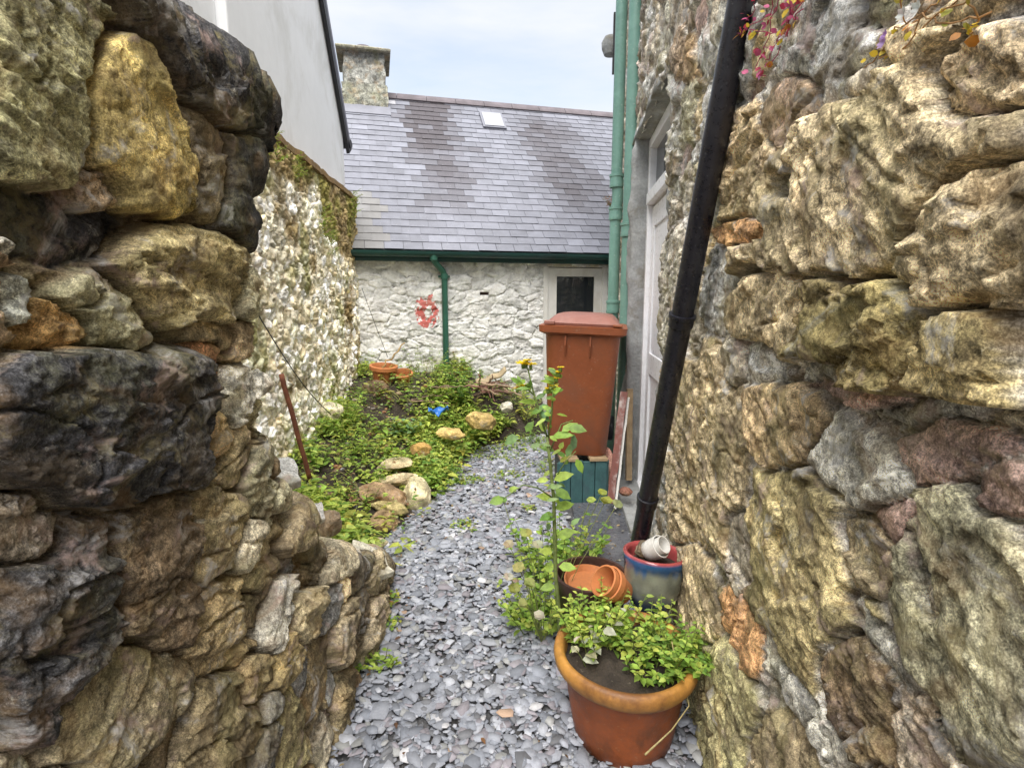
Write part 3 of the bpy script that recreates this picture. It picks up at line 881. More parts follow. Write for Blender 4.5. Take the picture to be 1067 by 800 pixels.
# ------------------------------------------------------------------ broken rubble wall, near left
LX = -0.70
def near_wall():
    ends = [(2.35, 1.50), (2.02, 1.52), (1.90, 1.49), (1.78, 1.39), (1.66, 1.36), (1.5, 1.37), (1.38, 1.38), (1.25, 1.43), (1.12, 1.44), (1.0, 1.50), (0.9, 1.58), (0.78, 1.66), (0.66, 1.76),
            (0.55, 1.88), (0.44, 2.08), (0.34, 2.28), (0.24, 2.50), (0.12, 2.66), (0.0, 2.80), (-0.06, 2.85)]
    ez = np.array([e[0] for e in ends])[::-1]; ey = np.array([e[1] for e in ends])[::-1]
    s = np.concatenate([np.linspace(-0.6, 0.30, 20), 0.31 * (3.5 / 0.31) ** (np.arange(620) / 619.0)])
    v = np.concatenate([np.linspace(-0.06, 2.0, 430), np.linspace(2.005, 2.42, 60)])
    TOP = 2.02
    def ymax(z, y=None):
        return np.interp(z, ez, ey) + 0.03 * fbm(z * 9, 2.2, 0, 3, 77)
    def PXY(U, V):
        ym = ymax(np.minimum(V, TOP))
        return to_px(np.full(U.shape, LX + .03), np.maximum(U, 0.30), V)
    S = [
        (128, 122, 96, 44, 55, OCHRE, 0.7), (28, 95, 70, 100, 20, (0.403, 0.388, 0.248), 0.5), (195, 62, 118, 38, 46, DARK, 0.9),
        (246, 185, 30, 66, -8, (0.093, 0.090, 0.085), 0.8), (205, 165, 22, 58, -20, (0.326, 0.279, 0.202), 0.5), (62, 238, 80, 30, 8, (0.054, 0.054, 0.062), -0.4),
        (182, 288, 74, 44, 6, (0.434, 0.380, 0.232), 0.6), (2, 322, 28, 32, 0, (0.46, 0.47, 0.42), 0.4), (2, 266, 18, 9, 20, PALE, 0.2), (52, 345, 46, 24, 0, (0.558, 0.388, 0.202), 0.0),
        (92, 448, 118, 74, 6, (0.085, 0.085, 0.090), 1.0), (240, 412, 17, 30, 10, PALE, 0.3), (214, 352, 34, 11, 4, TAN, 0.3), (212, 385, 14, 30, -20, (0.465, 0.295, 0.186), 0.2),
        (218, 455, 22, 34, 0, (0.558, 0.434, 0.279), 0.2), (255, 300, 20, 40, 20, OLIVE, 0.5), (38, 655, 66, 108, 14, (0.132, 0.132, 0.136), 0.6),
        (160, 590, 50, 74, 10, (0.232, 0.186, 0.132), 0.5), (222, 560, 28, 64, 10, (0.465, 0.403, 0.264), 0.4), (20, 555, 50, 34, 20, (0.310, 0.279, 0.232), 0.2),
        (120, 740, 70, 54, -30, (0.388, 0.341, 0.232), 0.2), (225, 660, 28, 66, 12, (0.512, 0.419, 0.264), 0.2), (215, 750, 34, 60, 20, (0.310, 0.264, 0.171), 0.3),
        (262, 500, 20, 44, 0, OLIVE, 0.3), (268, 600, 17, 50, 20, (0.36, 0.31, 0.2), 0.1), (300, 556, 11, 46, 38, (0.42, 0.36, 0.25), 0.7), (322, 590, 10, 44, 32, (0.2, 0.17, 0.12), -0.2),
        (302, 640, 11, 34, 20, (0.50, 0.44, 0.30), 0.6), (312, 710, 12, 60, 14, (0.30, 0.25, 0.16), 0.0), (338, 660, 10, 40, 18, (0.44, 0.38, 0.27), 0.8), (358, 640, 9, 34, 16, (0.24, 0.2, 0.14), 0.1), (374, 655, 10, 34, 10, (0.47, 0.41, 0.3), 0.6),
        (345, 585, 9, 28, 40, (0.47, 0.43, 0.33), 0.5), (362, 600, 9, 26, 42, (0.17, 0.15, 0.12), 0.2), (280, 690, 12, 44, 16, (0.46, 0.38, 0.22), 0.5), (283, 765, 18, 42, 12, (0.38, 0.34, 0.2), 0.2), (335, 755, 10, 46, 12, (0.33, 0.28, 0.18), 0.5),
        (385, 600, 12, 26, 44, (0.36, 0.31, 0.22), 0.5), (246, 345, 12, 22, 10, (0.45, 0.37, 0.25), 0.4), (250, 570, 12, 30, 14, (0.5, 0.46, 0.36), 0.5), (252, 640, 12, 30, 20, (0.22, 0.18, 0.12), 0.0), (245, 715, 14, 34, 18, (0.42, 0.35, 0.22), 0.4),
    ]
    d = masonry(s, v, S, scatter(-0.6, 3.3, -0.06, 2.42, 0.085, 1.6, 0.3, 0.5), [TAN, OLIVE, BROWN, (0.26, 0.21, 0.14), WARMG, MIDG, PALE],
                PXY, warp=(0.020, 7.0), fill_gap=1.12, seed=5, mortar_col=(0.22, 0.18, 0.12), ramp_e=0.13)
    h, layer, lump, grain = stone_height(d, 0.032, 0.030, 0.0014, 0.0095, 22, -0.002, 5, 1.3, 0.055)
    U, V = d['U'], d['V']
    Vt = np.minimum(V, TOP)
    ym = ymax(Vt)
    w = U - ym                      # distance past the end of the front face
    r = 0.06
    a = np.clip((w + r) / (r * math.pi / 2), 0, 1) * math.pi / 2
    wb = np.maximum(w + r - r * math.pi / 2, 0)
    Y = np.where(w < -r, U, ym - r + r * np.sin(a))
    lean = 0.07 * sstep(1.0, 0.0, V) - 0.05 * sstep(1.2, 0.4, V) * sstep(2.0, 2.8, U)
    X = LX + lean - np.where(w < -r, 0, r * (1 - np.cos(a)) + np.minimum(wb, 0.42))
    # top wraps backwards
    tb = np.maximum(V - TOP, 0)
    X = X - tb
    Z = Vt + 0.02 * fbm(U * 6, 1.1, 0, 3, 8) * sstep(1.8, 2.0, V)
    P = np.stack([X, Y, Z], -1)
    N = grid_normals(P)
    Ns = N.copy()
    for _ in range(3):
        Ns = (Ns + np.roll(Ns, 1, 0) + np.roll(Ns, -1, 0) + np.roll(Ns, 1, 1) + np.roll(Ns, -1, 1))
        Ns /= np.maximum(np.linalg.norm(Ns, axis=-1, keepdims=True), 1e-9)
    if Ns[200, 100, 0] < 0: Ns = -Ns
    P = P + Ns * h[..., None]
    C = stone_colour(d, layer, lump, grain, (0.34, 0.29, 0.21), 5, 0.3) * 0.84
    wc = (w[:-1, :-1] + w[1:, 1:]) / 2
    F = grid_faces(len(s), len(v), wc < 0.44)
    root = thing('broken_rubble_wall', 'dark mossy rubble stone wall broken away at its end, close on the left', 'wall', (LX, 0, 0))
    mesh_np('wall', P.reshape(-1, 3), F, MAT['rubble_dark'], root, C.reshape(-1, 3))
    # plain back of the wall
    bk = Acc(); pts = [(LX - .40, y, z) for z, y in ends if z <= 2.03] + [(LX - .40, -0.6, -0.06), (LX - .40, -0.6, 2.0)]
    pts2 = [(x - .03, y, z) for x, y, z in pts]
    n = len(pts)
    bk.add(pts + pts2, [tuple(range(n)), tuple(range(2 * n - 1, n - 1, -1))] + [(i, (i + 1) % n, n + (i + 1) % n, n + i) for i in range(n)], (0.25, 0.22, 0.16))
    bk.obj('back_face', MAT['rubble_dark'], root)
near_wall()

# ------------------------------------------------------------------ limewashed garden wall on the left
GA, GB = -1.345, -0.06
def garden_wall():
    u = np.linspace(1.3, 6.06, 560); v = np.linspace(0.0, 2.60, 330)
    d = masonry(u, v, None, scatter(1.3, 6.1, 0.0, 2.6, 0.056, 1.5, 0.3, 0.7), [(0.78, 0.76, 0.69), (0.70, 0.66, 0.54), (0.82, 0.81, 0.77), (0.64, 0.58, 0.43), (0.75, 0.71, 0.58)],
                None, warp=(0.012, 11.0), seed=21, mortar_col=(0.5, 0.46, 0.35), ramp_e=0.24)
    h, layer, lump, grain = stone_height(d, 0.015, 0.012, 0.003, 0.011, 45, 0.002, 21, 0.5, 0.04)
    U, V = d['U'], d['V']
    topw = 2.56 + 0.015 * fbm(U * 5, 0, 0, 3, 2)
    tb = np.maximum(V - 2.52, 0)
    X = GA + GB * U - tb * 1.2
    Z = np.minimum(V, topw)
    C = stone_colour(d, layer, lump, grain, (0.66, 0.62, 0.51), 21, 0.06)
    # limewash lost near the top and the far end: brown stone, moss
    n = fbm(U * 2.2, V * 2.2, 0, 5, 90)
    bare = sstep(0.0, 0.5, n * 0.7 + sstep(1.55, 2.5, V) * 0.95 + sstep(5.2, 6.0, U) * 0.8 - 0.42)
    bcol = np.array((0.33, 0.265, 0.15)) * (1 + 0.35 * layer + 0.2 * lump)[..., None]
    C = C * (1 - bare[..., None]) + bcol * bare[..., None]
    m = sstep(0.15, 0.55, fbm(U * 3.1, V * 3.1, 4, 5, 95) * 0.8 + sstep(1.9, 2.6, V) * 0.25 - 0.08)[..., None] * 0.6
    C = C * (1 - m) + np.array((0.27, 0.27, 0.07)) * m
    P = np.stack([X + h, U, Z], -1)
    root = thing('garden_wall', 'flaking limewashed rubble garden wall with mossy brown top beside the weed bed', 'wall', (GA, 0, 0))
    mesh_np('wall', P.reshape(-1, 3), grid_faces(len(u), len(v)), MAT['flaky'], root, C.reshape(-1, 3))
    cp = Acc()
    Vv = []
    for y in (1.3, 6.04):
        x = GA + GB * y
        Vv += [(x - .02, y, 2.535), (x - .5, y, 2.55), (x - .5, y, 0), (x - .02, y, 0)]
    cp.add(Vv, [(0, 1, 2, 3), (4, 7, 6, 5), (0, 4, 5, 1), (1, 5, 6, 2), (3, 7, 4, 0)], (0.3, 0.25, 0.16))
    cp.obj('wall_core', MAT['flaky'], root)
    # thin stone ledge along the foot of the rendered gable
    lg = Acc(); N_ = 60
    Vv, Ff = [], []
    for i in range(N_):
        y = 2.6 + (6.05 - 2.6) * i / (N_ - 1); x = GA + GB * y
        jx = 0.02 * float(vnoise(y * 9, 1)); jz = 0.012 * float(vnoise(y * 12, 5))
        Vv += [(x + .03 + jx, y, 2.53 + jz), (x + .03 + jx, y, 2.575 + jz), (x - .2, y, 2.60), (x - .2, y, 2.53)]
    for i in range(N_ - 1):
        for k in range(4): Ff.append((i * 4 + k, i * 4 + (k + 1) % 4, i * 4 + 4 + (k + 1) % 4, i * 4 + 4 + k))
    lg.add(Vv, Ff + [(0, 3, 2, 1), tuple(4 * (N_ - 1) + k for k in range(4))], (0.24, 0.17, 0.09))
    lg.obj('coping', MAT['flaky'], root)
garden_wall()

# ------------------------------------------------------------------ white rendered house behind it
def white_house():
    root = thing('rendered_house', 'smooth white rendered gable house with dark barge board above the garden wall', 'house', (-1.5, 3.3, 0))
    W = lambda y, dd=0: GA + GB * y - 0.055 + dd
    prof = [(3.30, 2.55), (5.92, 2.55), (5.92, 3.17), (4.25, 5.58), (3.30, 5.15)]
    n = len(prof)
    a = Acc()
    Vv = [(W(y), y, z) for y, z in prof] + [(W(y) - 5, y, z) for y, z in prof]
    a.add(Vv, [tuple(range(n)), tuple(range(2 * n - 1, n - 1, -1))] + [(i, n + i, n + (i + 1) % n, (i + 1) % n) for i in range(n)], (0.7, 0.7, 0.7))
    a.obj('wall', MAT['render'], root, bevel=0.012)
    # near part of the terrace, set back, facing the path
    b = Acc(); Vv = [(W(y) - .06 - .0 * y, y, z) for y, z in ((1.0, 2.5), (3.29, 2.5), (3.29, 5.0), (1.0, 5.0))]
    Vv += [(x - 4.5, y, z) for x, y, z in Vv]
    b.add(Vv, [(0, 1, 2, 3), (7, 6, 5, 4), (0, 4, 5, 1), (1, 5, 6, 2), (2, 6, 7, 3), (3, 7, 4, 0)], (0.6, 0.6, 0.6))
    b.obj('side_wall', MAT['render'], root)
    # roof planes
    def slabq(p, q, t, x0, x1, nm, mat):
        (ya, za), (yb, zb) = p, q
        ny, nz = -(zb - za), (yb - ya)
        L = math.hypot(ny, nz); ny, nz = ny / L * t, nz / L * t
        if nz < 0: ny, nz = -ny, -nz
        Vv = []
        for dy, dz in ((0, 0), (ny, nz)):
            for (yy, zz) in ((ya, za), (yb, zb)):
                for dd in (x0, x1): Vv.append((W(yy, dd), yy + dy, zz + dz))
        s_ = Acc(); s_.add(Vv, [(0, 1, 3, 2), (4, 6, 7, 5), (0, 4, 5, 1), (2, 3, 7, 6), (0, 2, 6, 4), (1, 5, 7, 3)], (0.16, 0.16, 0.2))
        return s_.obj(nm, mat, root, bevel=0.004)
    slabq((5.97, 3.12), (4.25, 5.60), 0.05, -5.0, 0.05, 'roof', MAT['slate'])
    slabq((3.25, 5.17), (4.25, 5.62), 0.05, -5.0, 0.05, 'roof', MAT['slate'])
    slabq((5.985, 3.00), (4.25, 5.495), 0.105, 0.012, 0.045, 'barge_board', MAT['black'])
    gt = Acc(); gt.tube([(W(5.98, 0.06), 6.0, 3.10), (W(5.98, -1.5), 6.0, 3.10)], 0.045, 12)
    smooth_angle(gt.obj('gutter', MAT['black'], root))
white_house()

# ------------------------------------------------------------------ slate-roofed cottage closing the path
CA = R(14)
CE = np.array((math.cos(CA), math.sin(CA), 0)); CN = np.array((-math.sin(CA), math.cos(CA), 0)); CO = np.array((0, 6.4, 0))
def cw(s, dd, z):                        # cottage coordinates -> world
    s, dd, z = np.broadcast_arrays(np.asarray(s, float), np.asarray(dd, float), np.asarray(z, float))
    return CO + s[..., None] * CE + dd[..., None] * CN + z[..., None] * np.array((0, 0, 1.0))
def cpix(px, py, dd=0.0, slope=None):    # pixel -> (s, d, z) on the wall plane d, or on the roof plane through (d0,z0) with slope
    r = np.array(ray(px, py)); o = np.array((0, 0, EYE)) - CO
    rs, rn, rz = r @ CE, r @ CN, r[2]; os_, on, oz = o @ CE, o @ CN, o[2]
    if slope is None:
        t = (dd - on) / rn
    else:
        d0, z0, k = slope
        t = (z0 - oz + k * (on - d0)) / (rz - k * rn)
    return os_ + rs * t, on + rn * t, oz + rz * t
EAVE_D, EAVE_Z, RSL = -0.16, None, math.tan(R(42))
EAVE_Z = cpix(533, 263, EAVE_D)[2]
RIDGE_D = None
_s, _d, _z = cpix(533, 112, slope=(EAVE_D, EAVE_Z, RSL)); RIDGE_D, RIDGE_Z = _d, _z
RP = (EAVE_D, EAVE_Z, RSL)

def cottage():
    root = thing('stone_cottage', 'low whitewashed stone cottage with grey slate roof closing the end of the path', 'cottage', tuple(CO), CA)
    dl, _, dt = cpix(566, 278); dr = cpix(633, 278)[0]
    dr = max(dr, dl + 0.80)
    u = np.linspace(-2.3, 2.9, 620); v = np.linspace(-0.05, EAVE_Z + 0.12, 270)
    red = cpix(445, 325)
    d = masonry(u, v, None, scatter(-2.3, 2.9, -0.05, 2.3, 0.13, 2.1, 0.0, 0.18), [(0.72, 0.72, 0.71), (0.78, 0.77, 0.75), (0.68, 0.68, 0.67)],
                None, warp=(0.016, 6.0), seed=31, mortar_col=(0.6, 0.6, 0.58), jit=0.06, ramp_e=0.17, pwr=3.4)
    h, layer, lump, grain = stone_height(d, 0.019, 0.011, 0.001, 0.006, 26, 0.004, 31, 0.6, 0.04)
    U, V = d['U'], d['V']
    C = stone_colour(d, layer, lump, grain, (0.70, 0.70, 0.68), 31, 0.05)
    # patchy olive brown tint, stronger towards the ground
    n = fbm(U * 2.5, V * 4, 0, 5, 33)
    m = sstep(0.1, 0.7, n * 0.5 + 0.7 - V * 0.9)[..., None] * 0.55
    C = C * (1 - m) + np.array((0.40, 0.36, 0.22)) * m
    # red paint smeared in a rough ring
    rx, rz = U - red[0], V - red[2]
    rr = np.sqrt((rx / 0.085) ** 2 + (rz / 0.115) ** 2)
    ring = (np.abs(rr - 1 + 0.45 * fbm(U * 28, V * 28, 0, 3, 34)) < 0.34) | ((np.abs(rr - 1.1) < 0.5) & (fbm(U * 70, V * 40, 2, 3, 35) > 0.42))
    C[ring] = C[ring] * .12 + np.array((0.58, 0.08, 0.06)) * .88
    # rusty vent hole
    vx = cpix(505, 306)
    hole = (np.abs(U - vx[0]) < 0.05) & (np.abs(V - vx[2]) < 0.018)
    h = np.where(hole, h - 0.05, h); C[hole] = (0.10, 0.06, 0.05)
    P = cw(U, -h, V)
    uc = (U[:-1, :-1] + U[1:, 1:]) / 2; vc = (V[:-1, :-1] + V[1:, 1:]) / 2
    keep = ~((uc > dl) & (uc < dr) & (vc < dt + 0.0))
    mesh_np('wall', P.reshape(-1, 3), grid_faces(len(u), len(v), keep), MAT['whitewash'], root, C.reshape(-1, 3))
    def cbox(acc, s0, s1, d0, d1, z0, z1, c=None):
        V_ = [cw(s_, d_, z_) for z_ in (z0, z1) for d_ in (d0, d1) for s_ in (s0, s1)]
        acc.add(np.array(V_), [(0, 2, 3, 1), (4, 5, 7, 6), (0, 1, 5, 4), (2, 6, 7, 3), (0, 4, 6, 2), (1, 3, 7, 5)], c)
    bd = Acc()
    cbox(bd, -2.3, dl - .02, 0.06, 0.4, -.05, EAVE_Z + .05); cbox(bd, dr + .02, 2.9, 0.06, 0.4, -.05, EAVE_Z + .05)
    cbox(bd, dl - .019, dr + .019, 0.09, 0.39, dt + .01, EAVE_Z + .05)
    cbox(bd, -2.28, 2.88, 0.401, 2 * (RIDGE_D) - .1, -.05, EAVE_Z)
    bd.obj('back_wall', MAT['render'], root)
    # gable triangles
    for s_ in (-2.6, 2.88):
        gb = Acc()
        gb.add(np.array([cw(s_, 0.1, EAVE_Z), cw(s_, 2 * RIDGE_D - .1, EAVE_Z), cw(s_, RIDGE_D, RIDGE_Z - .12)]), [(0, 1, 2)], (.6, .6, .6))
        gb.obj('gable', MAT['render'], root)
    # slates: each one a thin tilted plate
    sl = Acc()
    cth = math.atan(RSL); Ls = math.hypot(RIDGE_D - EAVE_D, RIDGE_Z - EAVE_Z)
    nc = 27; ex = Ls / nc
    SV, SF, SCc = [], [], []
    rng = np.random.default_rng(4)
    def rp(s_, l_, hgt):                 # roof coordinates: along eave, up the slope, above it
        return cw(s_, EAVE_D + l_ * math.cos(cth) - hgt * math.sin(cth), EAVE_Z + l_ * math.sin(cth) + hgt * math.cos(cth))
    # stained patches measured on the photograph, on the roof plane
    def rpix(px, py):
        s_, d_, z_ = cpix(px, py, slope=RP); return s_, (d_ - EAVE_D) / math.cos(cth)
    st1a, st1b = rpix(432, 150)[0], rpix(482, 150)[0]
    st2a, st2b = rpix(548, 150)[0], rpix(625, 200)[0]
    st3 = rpix(370, 250)[0]
    for i in range(nc + 1):
        wdt = 0.205
        off = (i % 2) * wdt / 2 + rng.uniform(-.012, .012)
        s_ = -2.9 + off
        while s_ < 3.0:
            w_ = wdt * rng.uniform(0.97, 1.03)
            l0, l1 = i * ex, min((i + 2.15) * ex, Ls + 0.01)
            jl = rng.uniform(-.004, .004)
            h0 = 0.016 + rng.uniform(0, .004); h1 = 0.004
            t = 0.006
            g = 0.0025
            pts = [rp(s_ + g, l0 + jl, h0), rp(s_ + w_ - g, l0 + jl + rng.uniform(-.003, .003), h0), rp(s_ + w_ - g, l1, h1 - .002), rp(s_ + g, l1, h1 - .002),
                   rp(s_ + g, l0 + jl, h0 - t), rp(s_ + w_ - g, l0 + jl, h0 - t)]
            b0 = len(SV)
            SV += pts
            SF += [(b0, b0 + 1, b0 + 2, b0 + 3), (b0 + 4, b0 + 5, b0 + 1, b0), (b0 + 3, b0 + 4, b0), (b0 + 5, b0 + 2, b0 + 1)]
            cs, cl = s_ + w_ / 2, (i + .5) * ex / Ls
            cq = cs + 0.16 * float(fbm(cl * 5, cs * 2, 3, 3, 19)) + rng.normal(0, .05)
            base = np.array((0.150, 0.156, 0.188)) * rng.uniform(0.86, 1.14)
            base = base * (1 + 0.16 * float(fbm(cs * 1.5, cl * 4, 0, 3, 6)))
            def band(a_, b_, soft=.15): return float(sstep(a_ - soft, a_ + soft, cq) * sstep(b_ + soft, b_ - soft, cq))
            nz = float(fbm(cs * 3, cl * 6, 2, 3, 12)) * .35
            k1 = band(st1a, st1b) * float(sstep(0.10, 0.40, cl)) * (1.0 + nz)
            k2 = band(st2a, st2b, .25) * float(sstep(0.05, 0.5, cl)) * (0.85 + nz) * float(sstep(1.02, .8, cl))
            k = np.clip(max(k1, k2), 0, 1)
            if rng.random() < 0.15: k *= 0.6
            base = base * (1 - k) + np.array((0.045, 0.038, 0.045)) * k
            if cl < .28 and cs < st3 + .28: base = base * .5 + np.array((0.20, 0.19, 0.16)) * .5
            if rng.random() < 0.002: base = np.array((0.34, 0.34, 0.37))
            SCc += [base] * 6
            s_ += w_
    sl.add(np.array(SV), SF, np.array(SCc))
    rf = sl.obj('roof', MAT['slate'], root)
    # underlay so that no light shows between slates, and the rear slope
    ul = Acc(); ul.add(np.array([rp(-2.9, 0.01, -.012), rp(3.0, 0.01, -.012), rp(3.0, Ls, -.012), rp(-2.9, Ls, -.012)]), [(0, 1, 2, 3)], (0.05, 0.05, 0.06))
    bk0, bk1 = cw(-2.9, 2 * RIDGE_D - EAVE_D, EAVE_Z), cw(3.0, 2 * RIDGE_D - EAVE_D, EAVE_Z)
    ul.add(np.array([rp(-2.9, Ls, .0), rp(3.0, Ls, .0), bk1, bk0]), [(0, 1, 2, 3)], (0.22, 0.22, 0.26))
    o = ul.obj('roof_underside', MAT['slate'], root)
    # ridge tiles
    rg = Acc(); x = -2.9
    while x < 3.0:
        L_ = .44
        c0 = cw(x, RIDGE_D, RIDGE_Z + .028); c1 = cw(x + L_ - .006, RIDGE_D, RIDGE_Z + .028 )
        prof = [(-.11, -.085), (-.09, -.05), (0, .022), (.09, -.05), (.11, -.085), (.10, -.10), (0, .002), (-.10, -.10)]
        Vv = [cw(xx, RIDGE_D + a_, RIDGE_Z + .035 + b_) for xx in (x, x + L_ - .006) for a_, b_ in prof]
        m = len(prof)
        rg.add(np.array(Vv), [(i, (i + 1) % m, m + (i + 1) % m, m + i) for i in range(m)] + [tuple(range(m))[::-1], tuple(range(m, 2 * m))], (.2, .17, .18))
        x += L_
    rg.obj('ridge_tiles', MAT['ridge'], root)
    # roof light
    s0, l0 = rpix(500, 137); s1, l1 = rpix(523, 120)
    rl = Acc()
    def rbox(acc, a0, a1, b0, b1, h0, h1):
        Vv = [rp(a_, b_, h_) for h_ in (h0, h1) for b_ in (b0, b1) for a_ in (a0, a1)]
        acc.add(np.array(Vv), [(0, 2, 3, 1), (4, 5, 7, 6), (0, 1, 5, 4), (2, 6, 7, 3), (0, 4, 6, 2), (1, 3, 7, 5)])
    s0 += .09; s1 -= .05; l0 += .10; l1 -= .07
    rbox(rl, s0 - .03, s1 + .03, l0 - .03, l1 + .03, .0, .045)
    sk = rl.obj('roof_light', MAT['lead'], root)
    m_, n_, l_, p_ = nodes_of('frosted_roof_glass'); p_.inputs['Base Color'].default_value = (.26, .27, .3, 1); p_.inputs['Roughness'].default_value = .5
    rl2 = Acc(); rbox(rl2, s0, s1, l0, l1, .047, .055)
    o = rl2.obj('pane', m_, sk, keep_world=False); o.matrix_parent_inverse = root.matrix_basis.inverted(); 
    # the object transforms of rotated parents: bake to world through the thing
    # gutter, fascia
    fa = Acc(); cbox(fa, -1.78, 2.9, EAVE_D + .03, EAVE_D + .055, EAVE_Z - .115, EAVE_Z - .005)
    fa.obj('fascia', MAT['green_dark'], root)
    gt = Acc(); Vv, Ff = [], []
    N_ = 9
    for s_ in (-1.80, 2.9):
        for rad in (0.055, 0.048):
            for k in range(N_):
                th = math.pi + math.pi * k / (N_ - 1)
                Vv.append(cw(s_, EAVE_D - .035 + rad * math.cos(th), EAVE_Z - .012 + rad * 1.1 * math.sin(th)))
    q = 2 * N_
    for k in range(N_ - 1):
        Ff += [(k, k + 1, q + k + 1, q + k), (N_ + k, q + N_ + k, q + N_ + k + 1, N_ + k + 1)]
    for e_ in (0, N_ - 1): Ff.append((e_, q + e_, q + N_ + e_, N_ + e_))
    for b_ in (0, q): Ff += [(b_ + k, b_ + N_ + k, b_ + N_ + k + 1, b_ + k + 1) for k in range(N_ - 1)]
    gt.add(np.array(Vv), Ff, (.1, .1, .1)); smooth_angle(gt.obj('gutter', MAT['green_dark'], root))
    # downpipe with swan neck
    p0 = cpix(452, 268, EAVE_D - .035); p1 = cpix(463, 288, -.06)
    s0_, s1_ = p0[0], p1[0]
    dp = Acc()
    dp.tube([cw(s0_, EAVE_D - .035, EAVE_Z - .05), cw(s0_, EAVE_D - .035, EAVE_Z - .10), cw(s0_ + .02, EAVE_D - .01, EAVE_Z - .13), cw(s1_ - .02, -.075, EAVE_Z - .21), cw(s1_, -.065, EAVE_Z - .25), cw(s1_, -.065, 0.1)], 0.034, 16)
    smooth_angle(dp.obj('downpipe', MAT['green_pipe'] if False else MAT['downpipe'], root))
    for z_ in (EAVE_Z - .27, EAVE_Z - .075):
        c = Acc(); ss = s1_ if z_ < EAVE_Z - .2 else s0_; dd = -.065 if z_ < EAVE_Z - .2 else EAVE_D - .035
        c.tube([cw(ss, dd, z_ - .03), cw(ss, dd, z_ - .028), cw(ss, dd, z_ + .028), cw(ss, dd, z_ + .03)], [.035, .042, .042, .035], 16)
        if z_ < EAVE_Z - .2:
            cbox(c, ss - .065, ss + .065, -.05, -.0, z_ - .012, z_ + .012)
        smooth_angle(c.obj('bracket', MAT['downpipe'], root))
    # door
    fr = Acc(); fw = .06
    ft = dt
    cbox(fr, dl, dl + fw, -.012, .07, .0, ft); cbox(fr, dr - fw, dr, -.012, .07, .0, ft)
    fr.obj('door_frame', MAT['paint_white'], root, bevel=.004)
    hb = Acc(); x = dl - 0.0
    while x < dr - .01:
        cbox(hb, x + .0015, min(x + .052, dr), -.016, .02, ft + .001, EAVE_Z - .02); x += .0535
    hb.obj('door_head', MAT['wood_cream'], root)
    a = Acc()
    gl0, gl1 = cpix(580, 288, .02), cpix(618, 340, .02)
    L0, L1 = dl + fw + .004, dr - fw - .004
    gs0, gs1, gz1, gz0 = gl0[0], gl1[0], gl0[2], gl0[2] - .62
    cbox(a, L0, gs0, .012, .05, .03, ft - .01); cbox(a, gs1, L1, .012, .05, .03, ft - .01)
    cbox(a, gs0 + .0005, gs1 - .0005, .012, .05, gz1, ft - .01); cbox(a, gs0 + .0005, gs1 - .0005, .012, .05, .03, gz0)
    dob = a.obj('door', MAT['paint_white'], root)
    b = Acc(); cbox(b, gs0 - .002, gs1 + .002, .030, .036, gz0 - .01, gz1 + .01)
    o = b.obj('window_pane', MAT['glass'], dob, keep_world=False); o.matrix_parent_inverse = root.matrix_basis.inverted()
    # chimney
    c0 = cpix(359, 95, RIDGE_D - .28); c1 = cpix(401, 95, RIDGE_D - .28)
    zt = cpix(380, 54, RIDGE_D - .28)[2]; zm = cpix(380, 88, RIDGE_D - .28)[2]
    ch = root
    def rough_box(nm, s0, s1, d0, d1, z0, z1, seed, par, col, disp=.018):
        bm = Acc(); n_ = 16
        Vv, Ff = [], []
        ring = [(s0 + (s1 - s0) * t, d0) for t in np.linspace(0, 1, n_, endpoint=False)] + [(s1, d0 + (d1 - d0) * t) for t in np.linspace(0, 1, n_, endpoint=False)] \
             + [(s1 - (s1 - s0) * t, d1) for t in np.linspace(0, 1, n_, endpoint=False)] + [(s0, d1 - (d1 - d0) * t) for t in np.linspace(0, 1, n_, endpoint=False)]
        m = len(ring); nz = 24
        cs, cd = (s0 + s1) / 2, (d0 + d1) / 2
        for z_ in np.linspace(z0, z1, nz):
            for (a_, b_) in ring:
                k = disp * float(fbm(a_ * 6 + seed, b_ * 6, z_ * 6, 3, seed))
                Vv.append(cw(a_ + k * np.sign(a_ - cs), b_ + k * np.sign(b_ - cd), z_))
        for i in range(nz - 1):
            for k in range(m): Ff.append((i * m + k, i * m + (k + 1) % m, (i + 1) * m + (k + 1) % m, (i + 1) * m + k))
        Ff += [tuple(range(m))[::-1], tuple(range((nz - 1) * m, nz * m))]
        bm.add(np.array(Vv), Ff, col)
        return bm.obj(nm, MAT['chimney'], par, smooth=False)
    D0, D1 = RIDGE_D - .28, RIDGE_D + .45
    stack = rough_box('chimney', c0[0], c1[0], D0, D1, RIDGE_Z - .7, zt, 3, root, (0.27, 0.27, 0.245), .03)
    def sub(fn, *args):
        o = fn(*args); o.matrix_parent_inverse = Matrix.Identity(4); return o
    rough_box('chimney_plinth', c0[0] - .03, c1[0] + .03, D0 - .03, D1 + .03, RIDGE_Z - .71, zm, 6, root, (0.27, 0.27, 0.23))
    # sloping slab cap
    cp = Acc(); e = .09
    Vv = []
    q_ = 12
    zz = [zt - .005, zt + .03, zt + .14]
    for (ex_, z_) in ((e, zz[0]), (e + .01, zz[1]), (-.16, zz[2])):
        for (a_, b_) in ((c0[0] - ex_, D0 - ex_), (c1[0] + ex_, D0 - ex_), (c1[0] + ex_, D1 + ex_), (c0[0] - ex_, D1 + ex_)):
            Vv.append(cw(a_, b_, z_))
    cp.add(np.array(Vv), [(3, 2, 1, 0)] + [(4 * i + k, 4 * i + (k + 1) % 4, 4 * i + 4 + (k + 1) % 4, 4 * i + 4 + k) for i in range(2) for k in range(4)] + [(8, 9, 10, 11)], (0.27, 0.26, 0.21))
    cp.obj('chimney_cap', MAT['chimney'], root, bevel=.01)
